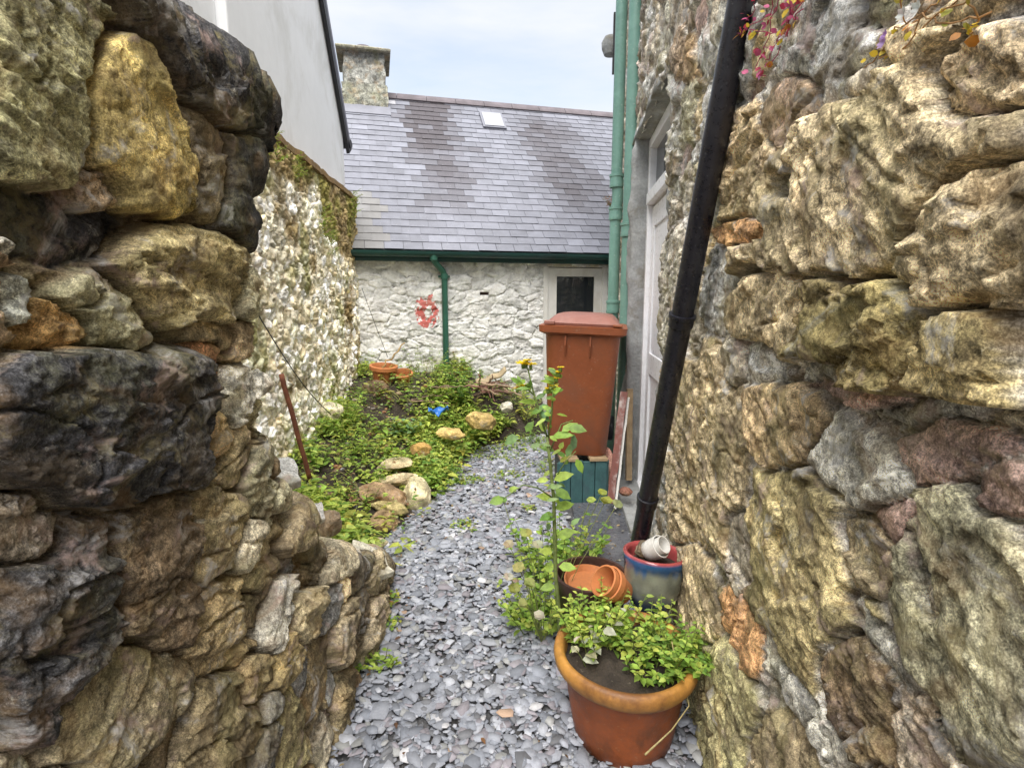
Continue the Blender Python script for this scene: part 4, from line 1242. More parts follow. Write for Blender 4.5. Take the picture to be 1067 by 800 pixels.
    pt = Acc(); cc = cw((c0[0] + c1[0]) / 2 - .0, (D0 + D1) / 2, zt + .10)
    pt.lathe([(.13, 0), (.14, .03), (.14, .07), (.11, .10), (.0, .11)], 24, M=Matrix.Translation(tuple(cc)), c=(.2, .1, .07))
    smooth_angle(pt.obj('chimney_pot', MAT['ridge'], root))
    # lead flashing under the stack
    lf = Acc(); fs0 = c0[0] - .12; fs1 = c1[0] + .07
    lD = (D0 - EAVE_D) / math.cos(cth)
    lf.add(np.array([rp(fs0, lD - .26, .026), rp(fs1, lD - .26, .026), rp(fs1, lD + .02, .026), rp(fs0, lD + .02, .026), rp(fs0, lD - .26, .020), rp(fs1, lD - .26, .020)]), [(0, 1, 2, 3), (4, 5, 1, 0)], (.4, .4, .45))
    lf.obj('flashing', MAT['lead'], root)
    return root
MAT['downpipe'] = material('bottle_green_pipe', (0.03, 0.12, 0.085), rough=0.45, var=0.2, bump=0.1)
MAT['wood_cream'] = material('cream_boards', (0.62, 0.57, 0.46), rough=0.7, var=0.12, vscale=8, bump=0.2)
cottage()
# ------------------------------------------------------------------ wheelie bin on its green stand
def rrect(hx, hy, r, n=6):
    pts = []
    for cx, cy, a0 in ((hx - r, hy - r, 0), (-hx + r, hy - r, 90), (-hx + r, -hy + r, 180), (hx - r, -hy + r, 270)):
        for k in range(n + 1):
            a = R(a0 + 90 * k / n)
            pts.append((cx + r * math.cos(a), cy + r * math.sin(a)))
    return pts

def loft(acc, sections, c=None, M=None, cap0=True, cap1=True):
    """sections: list of (points2d, z, (ox, oy))"""
    V, F = [], []
    n = len(sections[0][0])
    for pts, z, (ox, oy) in sections:
        V += [(x + ox, y + oy, z) for x, y in pts]
    for i in range(len(sections) - 1):
        for k in range(n):
            F.append((i * n + k, i * n + (k + 1) % n, (i + 1) * n + (k + 1) % n, (i + 1) * n + k))
    if cap0: F.append(tuple(range(n))[::-1])
    if cap1: F.append(tuple(range((len(sections) - 1) * n, len(sections) * n)))
    return acc.add(V, F, c, M)

STAND_Z = 0.355
def green_stand():
    root = thing('planter_box', 'dark teal green boarded box under the brown bin', 'box', (0.50, 3.86, 0.02), R(3))
    g = MAT['green_box']
    a = Acc(); a.box(-.15, .17, -.13, .24, 0.0, .30); a.obj('box_body', MAT['black'], root, keep_world=False)
    xs = np.linspace(-.175, .175, 5)
    for i in range(4):
        b = Acc(); h = .328 + [0, .004, -.003, .002][i]
        b.box(xs[i] + .002, xs[i + 1] - .002, -.16 - .004 * (i % 2), -.136, 0, h, c=(.1, .2, .2))
        b.obj('board', g, root, bevel=.004, keep_world=False)
    for i in range(4):
        b = Acc(); b.box(.1725, .192, -.135 + i * .095, -.045 + i * .095, 0, .325); b.obj('board', g, root, bevel=.004, keep_world=False)
    for x in (-.165, -.005):
        b = Acc(); b.box(x - .022, x + .026, -.172, -.155, .0, .322)
        b.obj('corner_batten', g, root, bevel=.004, keep_world=False) if x < -.1 else None
    lid = Acc()
    for (x0, x1) in ((-.165, -.035), (.045, .175)):
        t = Acc(); t.box(x0, x1, -.175, .24, .3295, .3295 + .024); t.obj('timber_slat', MAT['wood'], root, bevel=.004, keep_world=False)
green_stand()

def wheelie_bin():
    base = at(603, 470, 3.72)
    root = thing('wheelie_bin', 'brown plastic wheelie bin with faded lid standing on the green boxes', 'bin', (0.505, 3.98, STAND_Z + 0.024), R(-11))
    root.scale = (.99, .98, 1.0)
    root.rotation_euler = (0, R(2.2), R(-11))
    a = Acc()
    S = []
    for z, hx, hy, oy in ((0, .205, .245, .02), (.012, .214, .252, .02), (.25, .228, .276, .008), (.55, .243, .302, -.003), (.80, .256, .322, -.012), (.865, .260, .328, -.014)):
        S.append((rrect(hx, hy, .085), z, (0, oy)))
    loft(a, S)
    body = a.obj('body', MAT['bin'], root, keep_world=False); smooth_angle(body, 50)
    r_ = Acc()
    loft(r_, [(rrect(.262, .332, .05), .866, (0, -.014)), (rrect(.30, .365, .055), .884, (0, -.014)), (rrect(.303, .368, .055), .928, (0, -.014)), (rrect(.285, .35, .05), .932, (0, -.014))])
    smooth_angle(r_.obj('rim', MAT['bin'], root, keep_world=False), 40)
    for x in (-.11, .06):
        b = Acc(); b.box(x - .005, x + .005, -.362, -.325, .80, .868); b.add([(x - .005, -.33, .72), (x + .005, -.33, .72), (x + .005, -.33, .80), (x - .005, -.33, .80), (x - .005, -.362, .80), (x + .005, -.362, .80)], [(0, 1, 5, 4), (0, 4, 3), (1, 2, 5), (3, 4, 5, 2)])
        b.obj('rib', MAT['bin'], root, keep_world=False)
    l = Acc()
    # lid: front skirt, domed top
    loft(l, [(rrect(.242, .335, .07), .934, (0, -.02)), (rrect(.247, .34, .07), .950, (0, -.02)), (rrect(.235, .325, .07), .966, (0, -.015)), (rrect(.215, .30, .06), .985, (0, -.005)), (rrect(.19, .27, .06), 1.005, (0, .01)), (rrect(.12, .18, .05), 1.014, (0, .03))])
    lid = l.obj('lid', MAT['bin_lid'], root, keep_world=False); smooth_angle(lid, 35)
    h = Acc(); h.tube([(-.20, .365, .955), (.20, .365, .955)], .016, 14)
    for x in (-.2, -.07, .07, .2): h.box(x - .012, x + .012, .30, .37, .94, .965)
    smooth_angle(h.obj('handle', MAT['bin'], root, keep_world=False))
    g = Acc(); g.box(-.262, -.19, -.372, -.30, .936, .962); g.obj('lid_corner', MAT['bin_lid'], root, keep_world=False, bevel=.006)
    g = Acc(); g.box(.205, .268, -.378, -.30, .936, .955); g.obj('lid_corner', MAT['bin'], root, keep_world=False, bevel=.006)
    for sx in (-1, 1):
        w = Acc(); M = Matrix.Translation((sx * .235, .30, .095)) @ Matrix.Rotation(R(90), 4, 'Y')
        w.lathe([(.0, -.024), (.06, -.022), (.075, -.026), (.097, -.02), (.1, 0), (.097, .02), (.075, .026), (.06, .022), (0, .024)], 28, M=M)
        smooth_angle(w.obj('wheel', MAT['black'], root, keep_world=False))
wheelie_bin()

# rough pinkish stones and boards between bin and house
def plank(name, label, p0, p1, w, t, mat, cat='plank', roll=0.0, children=None):
    p0, p1 = Vector(p0), Vector(p1)
    root = thing(name, label, cat, p0)
    ax = (p1 - p0); L = ax.length; ax.normalize()
    q = ax.to_track_quat('Z', 'Y').to_matrix().to_4x4()
    M = q @ Matrix.Rotation(roll, 4, 'Z')
    a = Acc(); n = 14
    V, F = [], []
    for i in range(n):
        z = L * i / (n - 1); j = .003 * float(vnoise(i * .7, 2, w * 100))
        for x, y in ((-w / 2, -t / 2), (w / 2, -t / 2), (w / 2, t / 2), (-w / 2, t / 2)): V.append((x + j, y + j, z))
    for i in range(n - 1):
        for k in range(4): F.append((i * 4 + k, i * 4 + (k + 1) % 4, i * 4 + 4 + (k + 1) % 4, i * 4 + 4 + k))
    F += [(3, 2, 1, 0), tuple(4 * (n - 1) + k for k in range(4))]
    a.add(V, F, (.4, .3, .2), M)
    a.obj('board', mat, root, keep_world=False, bevel=.002)
    return root
plank('timber_plank', 'tall flaking red and white board leaning behind the bin', at(636, 524, 3.52), at(650, 408, 3.66), .05, .018, MAT['wood_paint'], roll=R(20))
plank('timber_plank', 'narrow pale flaking lath leaning beside the red board', at(641, 530, 3.50), at(655, 414, 3.68), .016, .014, MAT['ceramic'], roll=R(10))
plank('timber_plank', 'yellowish weathered timber post standing against the cement door surround', at(655, 500, 3.98), at(656, 405, 4.05), .045, .03, MAT['wood'], roll=R(5))

# ------------------------------------------------------------------ loose stones
def icos(sub=4):
    import bmesh
    bm = bmesh.new(); bmesh.ops.create_icosphere(bm, subdivisions=sub, radius=1.0)
    V = np.array([v.co[:] for v in bm.verts]); F = np.array([[v.index for v in f.verts] for f in bm.faces]); bm.free()
    return V, F
ICO_V, ICO_F = icos(5)
def rock_mesh(name, loc, dims, seed, col, mat, rot=(0, 0, 0), flat=0.0, parent=None, facets=9):
    V = ICO_V.copy()
    rng = np.random.default_rng(seed)
    for _ in range(facets):                     # chop with planes for a broken look
        n = rng.normal(size=3); n /= np.linalg.norm(n)
        dd = rng.uniform(0.62, 0.9)
        s = V @ n
        V = V - np.maximum(s - dd, 0)[:, None] * n * 0.9
    V = V * (1 + 0.10 * fbm(V[:, 0] * 1.6 + seed, V[:, 1] * 1.6, V[:, 2] * 1.6, 3, seed)[:, None] + 0.025 * fbm(V[:, 0] * 8 + seed, V[:, 1] * 8, V[:, 2] * 8, 4, seed + 3)[:, None])
    V = V * (np.array(dims) / 2)
    M = np.array(Euler([R(r) for r in rot]).to_matrix())
    V = V @ M.T + np.array(loc)
    c = np.array(col) * (1 + 0.35 * fbm(V[:, 0] * 12, V[:, 1] * 12, V[:, 2] * 12, 4, seed)[:, None])
    return mesh_np(name, V, ICO_F, mat, parent, c)
def rock(label, px, py, Y, dims, seed, col, rot=(0, 0, 0), cat='stone', group='edging stones', name='edging_stone', sink=0.0):
    p = at(px, py, Y)
    o = rock_mesh(name, (0, 0, 0), dims, seed, col, MAT['rock'], rot)
    o.location = (p.x, p.y, p.z - sink)
    tag(o, label, cat, group)
    return o
YEL, SAND, BRN, WHT = (0.46, 0.36, 0.17), (0.42, 0.37, 0.25), (0.27, 0.21, 0.14), (0.55, 0.53, 0.45)
rock('yellow squarish stone at the head of the gravel, left of the white stone', 501, 439, 4.95, (.30, .22, .20), 1, YEL, (5, 10, 20))
rock('small rounded white stone beside the yellow stone', 528, 424, 5.3, (.14, .12, .12), 2, WHT)
rock('flat yellow mossy stone lying among weeds at the back of the edging', 470, 452, 4.7, (.26, .2, .12), 3, YEL, (0, 5, 0))
rock('small ochre stone in the weeds halfway up the edging', 437, 468, 4.35, (.20, .14, .13), 4, (0.42, .29, .12))
rock('flat buff slab lying above the upright white edging stone', 411, 484, 4.0, (.30, .22, .07), 5, SAND, (8, -6, 25))
rock('upright cream white edging stone tallest beside the gravel', 434, 517, 3.68, (.20, .20, .36), 6, (0.60, 0.55, 0.38), (10, -8, 20))
rock('smooth brown boulder left of the upright white stone', 398, 518, 3.58, (.36, .24, .20), 7, (0.33, 0.245, 0.16), (0, 14, -5))
rock('pale curved stone between the brown boulder and white stone', 414, 500, 3.8, (.28, .14, .09), 8, (0.55, .48, .33), (0, -10, 10))
rock('rounded brown stone at the gravel edge below the boulder', 399, 545, 3.30, (.20, .17, .16), 9, (0.36, .27, .17), (0, 0, 30))
rock('yellowish low stone behind the rounded brown stone', 406, 530, 3.45, (.26, .14, .10), 10, (.42, .36, .2), (0, 8, 0))
rock('flat sandy stone nearest the broken wall end', 388, 566, 3.05, (.20, .14, .10), 11, (.48, .42, .30), (0, 12, 0))
rock('grey rounded stone sitting on the broken wall end', 343, 545, 2.45, (.13, .13, .13), 12, (0.27, 0.22, 0.16), sink=0.0, group=None)
def flatstone(label, quad, thick, seed, col):
    """pale flat capping stone seen edge-on, lying on the broken wall"""
    pts = [at(*q) for q in quad]
    c = sum(pts, Vector()) / len(pts)
    n = (pts[1] - pts[0]).cross(pts[2] - pts[0]).normalized()
    if n.z < 0: n = -n
    rng = np.random.default_rng(seed)
    a = Acc(); m = len(pts)
    poly = []
    for i in range(m):
        for t in (0, .33, .66):
            p = pts[i].lerp(pts[(i + 1) % m], t); poly.append(p + Vector(rng.normal(0, .005, 3)))
    k = len(poly)
    V = [tuple(p - c) for p in poly] + [tuple(p - c - n * thick) for p in poly]
    a.add(V, [tuple(range(k)), tuple(range(2 * k - 1, k - 1, -1))] + [(i, k + i, k + (i + 1) % k, (i + 1) % k) for i in range(k)], col)
    o = a.obj('capping_stone', MAT['rock'], bevel=.006); o.location = c
    tag(o, label, 'stone', 'capping stones')
flatstone('pale flat stone topping the broken wall, the highest of its cap stones', [(283, 512, 1.60), (314, 500, 1.70), (308, 478, 1.85), (284, 474, 1.80)], .03, 1, (.5, .5, .48))
flatstone('narrow pale slate on the broken wall between the other two cap stones', [(316, 550, 1.80), (340, 540, 1.92), (336, 522, 2.05), (320, 528, 2.0)], .02, 2, (.45, .44, .42))
flatstone('pale jagged flat stone at the low end of the broken wall', [(382, 606, 2.15), (408, 594, 2.32), (400, 574, 2.5), (368, 562, 2.42), (372, 578, 2.3)], .03, 3, (.52, .50, .42))
rock('rough pinkish broken brick stone standing between the bin and the leaning board', 633, 488, 3.85, (.09, .10, .30), 21, (0.42, 0.26, 0.21), (0, 0, 10), group=None, name='broken_brick', cat='brick')
rock('dark reddish stone on the slate paving by the doorstep', 652, 512, 3.55, (.09, .08, .06), 22, (0.22, .12, .09), group=None, name='loose_stone')
rock('small mossy rubble heap stone by the garden wall foot', 283, 418, 3.55, (.16, .14, .14), 23, (.4, .37, .26), group=None, name='loose_stone')
rock('cream boulder at the foot of the garden wall behind the rusty rod', 345, 428, 4.4, (.20, .18, .2), 24, (.5, .47, .36), group=None, name='loose_stone')
rock('brown earthy stone heaped against the garden wall corner', 392, 405, 5.35, (.30, .22, .18), 25, (.24, .18, .12), group=None, name='loose_stone')

# ------------------------------------------------------------------ pots
Tm = Matrix.Translation
def terr_col(th, i, r, z):
    n = float(vnoise(th * 1.5, z * 6, 0, 3)); b = (0.46, 0.155, 0.035)
    t = 0.5 + 0.5 * n
    if z > POT_Z - .075: return (0.42 * (.85 + .3 * t), 0.20 * (.8 + .4 * t), 0.045)  # light falling on the golden brown rim is put into its colour
    return tuple(np.array((0.30, 0.078, 0.020)) * (0.7 + 0.6 * t))
BP = at(647, 673, 1.66); POT_Z = BP.z
def big_pot():
    x, y = BP.x + .015, BP.y
    root = thing('terracotta_pot', 'large orange glazed terracotta pot planted with leafy herbs in front', 'plant pot', (x, y, 0.01)); root.scale = (1.05, 1.05, 1)
    H = POT_Z - 0.01
    prof = [(0, 0), (.150, 0), (.158, .008), (.168, .06), (.182, .15), (.194, .24), (.200, H - .075), (.203, H - .066), (.218, H - .060), (.228, H - .045), (.231, H - .025), (.227, H - .008), (.217, H),
            (.204, H - .004), (.196, H - .018), (.192, H - .05), (.180, .15), (.15, .03), (0, .03)]
    a = Acc(); a.lathe(prof, 72, colf=terr_col, wob=.006)
    smooth_angle(a.obj('pot_body', MAT['terracotta'], root, keep_world=False), 60)
    s = Acc(); n = 40
    V, F = [(0, 0, H - .035)], []
    for ir in range(1, 14):
        for k in range(n):
            th = 2 * math.pi * k / n; rr = .193 * ir / 13
            V.append((rr * math.cos(th), rr * math.sin(th), H - .045 + .02 * float(fbm(rr * math.cos(th) * 18, rr * math.sin(th) * 18, 0, 3, 1)) + .012 * (1 - ir / 13)))
    for k in range(n): F.append((0, 1 + k, 1 + (k + 1) % n))
    for ir in range(12):
        for k in range(n): F.append((1 + ir * n + k, 1 + (ir + 1) * n + k, 1 + (ir + 1) * n + (k + 1) % n, 1 + ir * n + (k + 1) % n))
    s.add(V, F, (.05, .04, .03)); s.obj('soil', MAT['soil'], root, smooth=True, keep_world=False)
    return root, (x, y, H + .01 - .045)
pot_root, POT_C = big_pot()

def round_pot(name, label, loc, r, h, mat, prof=None, rot=(0, 0, 0), soil=True, thick=.012, colf=None, soilz=.06):
    root = thing(name, label, 'plant pot', loc); root.rotation_euler = [R(v) for v in rot]
    p = prof or [(0, 0), (r * .72, 0), (r * .75, .01), (r * .95, h * .8), (r, h * .82), (r * 1.01, h), (r - thick, h), (r * .9 - thick, h * .8), (r * .7 - thick, thick * 1.5), (0, thick * 1.5)]
    a = Acc(); a.lathe(p, 56, colf=colf, c=(.4, .2, .1))
    smooth_angle(a.obj('pot_body', mat, root, keep_world=False), 50)
    if soil:
        s = Acc(); s.lathe([(0, h - soilz + .006), (r * .4, h - soilz + .01), (r * .84, h - soilz)], 30); s.obj('soil', MAT['soil'], root, smooth=True, keep_world=False)
    return root
DP = at(616, 597, 2.14)
round_pot('brown_pot', 'dark brown glazed pot holding an orange saucer, behind the big pot', (DP.x, DP.y, .01), .155, DP.z - .01, MAT['brown_pot'], soil=True, soilz=.07)
def saucer():
    root = tag(None or Acc().lathe([(0, 0), (.092, 0), (.099, .006), (.114, .032), (.108, .033), (.093, .011), (0, .010)], 48, colf=lambda th, i, r, z: (0.46, 0.19, 0.06)).obj('saucer', MAT['terracotta_plain'], smooth=True),
               'orange terracotta saucer lying inside the dark brown pot', 'saucer')
    p = Vector((DP.x - .005, DP.y - .005, DP.z - .060)); root.location = p; root.rotation_euler = (R(8), R(4), 0)
    smooth_angle(root, 45)
saucer()
def small_pot_shape(name, label, loc, rot, r, h, group=None):
    a = Acc(); t = .007
    a.lathe([(0, 0), (r * .62, 0), (r * .66, .004), (r * .88, h * .70), (r * .97, h * .72), (r, h * .985), (r - .003, h), (r - t, h), (r * .86 - t, h * .7), (r * .6 - t, .01), (0, .01)], 44, c=(.5, .2, .1))
    o = a.obj(name, MAT['terracotta_plain']); smooth_angle(o, 45)
    o.location = loc; o.rotation_euler = rot
    tag(o, label, 'plant pot', group)
    return o
q1 = Vector((-.62, -.28, .52)).to_track_quat('Z', 'Y').to_euler()
sp = at(636, 609, 1.93)
small_pot_shape('small_terracotta_pot', 'small orange clay pot lying tilted with open mouth, front one of the nested pair', sp - Vector((-.62, -.28, .52)).normalized() * .05, q1, .062, .095, 'nested small clay pots')
small_pot_shape('small_terracotta_pot', 'small orange clay pot nested over the outside of the open-mouthed one', sp - Vector((-.62, -.28, .52)).normalized() * .082, q1, .069, .10, 'nested small clay pots')

BL = at(680, 579, 2.06)
def blue_pot():
    r, h = .118, .235
    z0 = BL.z - h
    blk = rock_mesh('support_stone', (0, 0, 0), (.24, .22, z0 + .03), 31, (.10, .09, .08), MAT['rock'], (0, 0, 15))  # the block's dark colour stands in for the shadow under the pot
    blk.location = (BL.x + .01, BL.y + .0, (z0 - .02) / 2 + .0)
    tag(blk, 'stone block coloured dark for the shadow under the blue glazed pot', 'stone')
    def cf(th, i, rr, z):
        n = float(vnoise(th * 4, z * 25, 0, 8)); drip = float(vnoise(th * 7, 1, 0, 9))
        t = z / h
        rim, blue, grn, dk = np.array((.36, .07, .07)), np.array((.035, .11, .26)), np.array((.21, .22, .17)), np.array((.035, .06, .12))
        if t > .955 or i >= 15: return rim * (1 + .2 * n)
        a_ = sstep(.86 + .06 * drip, .70 + .08 * drip, t); b_ = sstep(.45 + .06 * n, .16, t)
        c = blue * (1 - a_) + grn * a_
        c = c * (1 - b_) + dk * b_
        return np.clip(c * (1 + .25 * n), 0, 1)
    prof = [(0, 0), (.055, 0), (.065, .004), (.082, .03), (.099, .07), (.108, .11), (.112, .15), (.1125, .178), (.113, .192), (.117, .200), (.119, .212), (.1205, .222), (.1195, .232), (.114, .2355), (.106, .234), (.101, .226), (.098, .20), (.095, .12), (.07, .03), (0, .02)]
    pr = []
    for i in range(len(prof) - 1):
        pr.append(prof[i])
    pr.append(prof[-1])
    root = thing('blue_glazed_pot', 'blue and grey glazed pot with pink rim holding white cups', 'plant pot', (BL.x, BL.y, z0))
    root.rotation_euler = (R(-4), R(3), 0); root.scale = (1.07, 1.07, 1.05)
    def cf2(th, i, rr, z): return cf(th, 15 if (i >= 12) else 0, rr, z)
    # finer rings so that the glaze drips have room
    fine = []
    for i in range(len(prof) - 1):
        (r0, z0_), (r1, z1_) = prof[i], prof[i + 1]
        m = 4 if abs(z1_ - z0_) > .02 else 1
        for k in range(m): fine.append((r0 + (r1 - r0) * k / m, z0_ + (z1_ - z0_) * k / m))
    fine.append(prof[-1])
    top = max(range(len(fine)), key=lambda k: fine[k][1])
    a = Acc(); a.lathe(fine, 96, colf=lambda th, i, rr, z: cf(th, 15 if i >= top - 1 else 0, rr, z))
    smooth_angle(a.obj('pot_body', MAT['glaze'], root, keep_world=False), 60)
    s = Acc(); s.lathe([(0, h - .045), (.05, h - .04), (.096, h - .05)], 30); s.obj('soil', MAT['soil'], root, smooth=True, keep_world=False)
    st = rock_mesh('loose_stone', (0, 0, 0), (.085, .07, .075), 33, (.22, .18, .13), MAT['rock']); st.location = at(671, 572, 2.12)
    tag(st, 'rough brown stone lying in the blue pot beside the white cups', 'stone')
    for (px, py, Y, rr, hh, lab) in ((678, 573, 2.06, .046, .075, 'white china cup lying tilted in the blue pot, outer of the two'), (682, 571, 2.045, .035, .072, 'smaller cream cup nested inside the white china cup')):
        c = Acc(); c.lathe([(0, 0), (rr * .7, 0), (rr * .84, .004), (rr * .93, hh * .4), (rr, hh), (rr - .003, hh + .001), (rr - .005, hh), (rr * .88, hh * .4), (rr * .7, .008), (0, .008)], 40)
        o = c.obj('white_cup', MAT['ceramic']); smooth_angle(o, 50)
        ax = Vector((.50, -.50, .52)).normalized()
        o.location = at(px, py, Y) - ax * .02; o.rotation_euler = ax.to_track_quat('Z', 'Y').to_euler()
        tag(o, lab, 'cup', 'cups in the blue pot')
blue_pot()

# ------------------------------------------------------------------ garden bits
def rod():
    p0, p1 = at(321, 492, 3.0), at(293, 390, 2.86)
    a = Acc(); n = 16
    pts = [p0.lerp(p1, i / n) - p0 + Vector((.0015 * math.sin(i * .8), 0, 0)) for i in range(-1, n + 1)]
    a.tube(pts, .0135, 10)
    o = a.obj('rusty_rod', MAT['rust'], smooth=True); o.location = p0
    tag(o, 'rusty iron rod stuck upright in the weeds behind the broken wall', 'rod')
rod()
def wire():
    p0, p1 = at(262, 316, 2.6), at(345, 432, 3.9)
    a = Acc(); pts = []
    for i in range(25):
        t = i / 24; p = p0.lerp(p1, t) - p0; p.z -= .10 * math.sin(math.pi * t) * .6; pts.append(p)
    a.tube(pts, .0035, 6)
    o = a.obj('loose_wire', MAT['black'], smooth=True); o.location = p0
    tag(o, 'thin dark loose wire slanting down in front of the limewashed wall', 'wire')
    q0, q1 = at(377, 300, 5.75), at(404, 372, 5.85)
    a = Acc(); a.tube([Vector((0, 0, 0)), (q1 - q0) * .5 + Vector((0, 0, -.01)), q1 - q0], .003, 6)
    o = a.obj('loose_wire', MAT['black'], smooth=True); o.location = q0
    tag(o, 'thin wire hanging against the white cottage wall at its left', 'wire')
wire()
def chimney_pots():
    for px, py, Y, lab, s, rx in ((399, 388, 5.55, 'broken orange clay pot lying among weeds by the cottage wall', 1.0, 6), (420, 392, 5.62, 'smaller orange clay pot fragment right of the broken one', .7, 20)):
        p = at(px, py, Y)
        root = thing('old_clay_pot', lab, 'plant pot', p - Vector((0, 0, .09 * s)), 0, 'old clay pots by the cottage'); root.rotation_euler = (R(rx), R(5), 0)
        a = Acc(); a.lathe([(.10 * s, 0), (.105 * s, .06 * s), (.115 * s, .10 * s), (.115 * s, .125 * s), (.145 * s, .13 * s), (.145 * s, .165 * s), (.12 * s, .17 * s), (.10 * s, .12 * s), (.09 * s, 0)], 36, c=(.5, .2, .1))
        smooth_angle(a.obj('pot_body', MAT['terracotta_plain'], root, keep_world=False), 40)
chimney_pots()
def sticks():
    rng = random.Random(5)
    def stick(p0, p1, r, label, group, col, wob=.012):
        a = Acc(); n = 7; pts, rr = [], []
        for i in range(n + 1):
            t = i / n
            pts.append((p1 - p0) * t + Vector((rng.uniform(-wob, wob), rng.uniform(-wob, wob), rng.uniform(-wob, wob))) * (1 if 0 < i < n else 0)); rr.append(r * (1 - .45 * t))
        a.tube(pts, rr, 7, c=col)
        o = a.obj('dry_stick', MAT['twig'], smooth=True); o.location = p0
        tag(o, label, 'stick', group)
    stick(at(396, 386, 5.5), at(422, 357, 5.75), .011, 'forked brown branch leaning on the white cottage wall', None, (.36, .24, .10), .02)
    for i in range(34):
        c = at(rng.uniform(486, 532), rng.uniform(397, 413), rng.uniform(5.55, 5.85))
        d = Vector((rng.gauss(0, 1), rng.gauss(0, .4), rng.gauss(0, .16))).normalized() * rng.uniform(.10, .26)
        col = rng.choice([(.26, .13, .10), (.34, .2, .14), (.2, .12, .09), (.42, .3, .2)])
        stick(c - d, c + d, rng.uniform(.006, .013), 'dry reddish brown stick in the heap against the white cottage wall', 'sticks in the heap', col)
    for i in range(9):
        c = at(rng.uniform(425, 480), rng.uniform(396, 420), rng.uniform(5.2, 5.6))
        d = Vector((rng.gauss(0, 1), rng.gauss(0, .5), rng.gauss(0, .1))).normalized() * rng.uniform(.1, .25)
        stick(c - d, c + d, rng.uniform(.005, .01), 'thin dry stick lying in the weeds under the green downpipe', 'sticks lying in the weeds', (.3, .2, .15))
    # curved bark piece on the stick heap
    p = at(512, 397, 5.8)
    V, F = [], []; n = 16
    for i in range(n):
        t = i / (n - 1)
        for k in range(6):
            th = math.pi * .15 + math.pi * .7 * k / 5
            V.append((.34 * (t - .5), -.07 * math.cos(th), .045 * math.sin(th) + .12 * (t - .2) * t * .8 + .012 * math.sin(t * 14)))
    for i in range(n - 1):
        for k in range(5): F.append((i * 6 + k, i * 6 + 6 + k, i * 6 + 7 + k, i * 6 + 1 + k))
    b = Acc().add(V, F, (.40, .32, .20)).obj('curved_bark', MAT['twig'], smooth=True); b.location = p; b.rotation_euler = (R(15), R(-10), R(8))
    so = b.modifiers.new('thick', 'SOLIDIFY'); so.thickness = .012
    tag(b, 'curved piece of pale bark lying on top of the stick heap', 'bark')
sticks()
def scrap():
    p = at(457, 431, 5.0)
    g = np.linspace(-1, 1, 16); A, B = np.meshgrid(g, g)
    Z = .035 * fbm(A * 1.8, B * 1.8, 0, 3, 4) + .03 * np.abs(A)
    P = np.stack([A * .09, B * .05, Z + .02], -1).reshape(-1, 3)
    o = mesh_np('plastic_scrap', P, grid_faces(16, 16), MAT['blue_plastic']); o.location = p
    o.modifiers.new('thick', 'SOLIDIFY').thickness = .003
    tag(o, 'crumpled bright blue plastic scrap lying among the weeds', 'plastic scrap')
scrap()
# ------------------------------------------------------------------ plants
LEAF_T = np.array([(0, 1, 4), (0, 4, 7), (1, 2, 5), (1, 5, 4), (4, 5, 8), (4, 8, 7), (2, 3, 5), (5, 3, 8)])
class Leaves:
    """a batch of folded, drooping leaves (9 verts / 8 tris each) and flat petals"""
    def __init__(self, seed=0):
        self.p, self.d, self.u, self.l, self.w, self.c = [], [], [], [], [], []
        self.rng = random.Random(seed)
    def add(self, pos, direction, length, width, col, up=None):
        self.p.append(tuple(pos)); self.d.append(tuple(direction)); self.l.append(length); self.w.append(width)
        self.c.append(col); self.u.append(tuple(up) if up is not None else (self.rng.gauss(0, .35), self.rng.gauss(0, .35), 1))
    def arrays(self, fold=0.25, droop=0.35, shape=(0.55, 0.95, 0.0)):
        p, d, u = np.array(self.p), np.array(self.d, float), np.array(self.u, float)
        l, w = np.array(self.l)[:, None], np.array(self.w)[:, None]
        d /= np.linalg.norm(d, axis=1, keepdims=True) + 1e-9
        s = np.cross(d, u); s /= np.linalg.norm(s, axis=1, keepdims=True) + 1e-9
        n = np.cross(s, d)
        n *= np.where(n[:, 2:3] < 0, -1, 1)
        def pt(t, side, lift=0.0):
            return p + d * l * t + s * w * side * 0.5 + n * (lift * w - droop * l * t * t)
        V = np.stack([pt(0, 0), pt(.28, -.80, fold * .5), pt(.66, -.78, fold * .5), pt(1, 0), pt(.30, 0), pt(.66, 0), pt(.9, 0), pt(.28, .80, fold * .5), pt(.66, .78, fold * .5)], 1)
        T = np.array([(0, 4, 1), (0, 7, 4), (4, 5, 2), (4, 2, 1), (4, 7, 8), (4, 8, 5), (5, 3, 2), (5, 8, 3)])
        n_ = len(p)
        F = (T[None] + (np.arange(n_) * 9)[:, None, None]).reshape(-1, 3)
        C = np.repeat(np.array(self.c), 9, 0)
        return V.reshape(-1, 3), F, C
    def obj(self, name, mat, parent=None, **k):
        V, F, C = self.arrays(**k)
        return mesh_np(name, V, F, mat, parent, C, smooth=False)

G1, G2, G3, G4 = (0.30, 0.45, 0.075), (0.19, 0.33, 0.065), (0.46, 0.55, 0.11), (0.13, 0.24, 0.055)
PALEL, YELL = (0.50, 0.50, 0.33), (0.42, 0.42, 0.08)
def rv(rng, s=1.0): return Vector((rng.gauss(0, s), rng.gauss(0, s), rng.gauss(0, s)))
def vary(rng, c, a=.22):
    k = rng.uniform(1 - a, 1 + a); return (c[0] * k * rng.uniform(.9, 1.1), c[1] * k, c[2] * k)

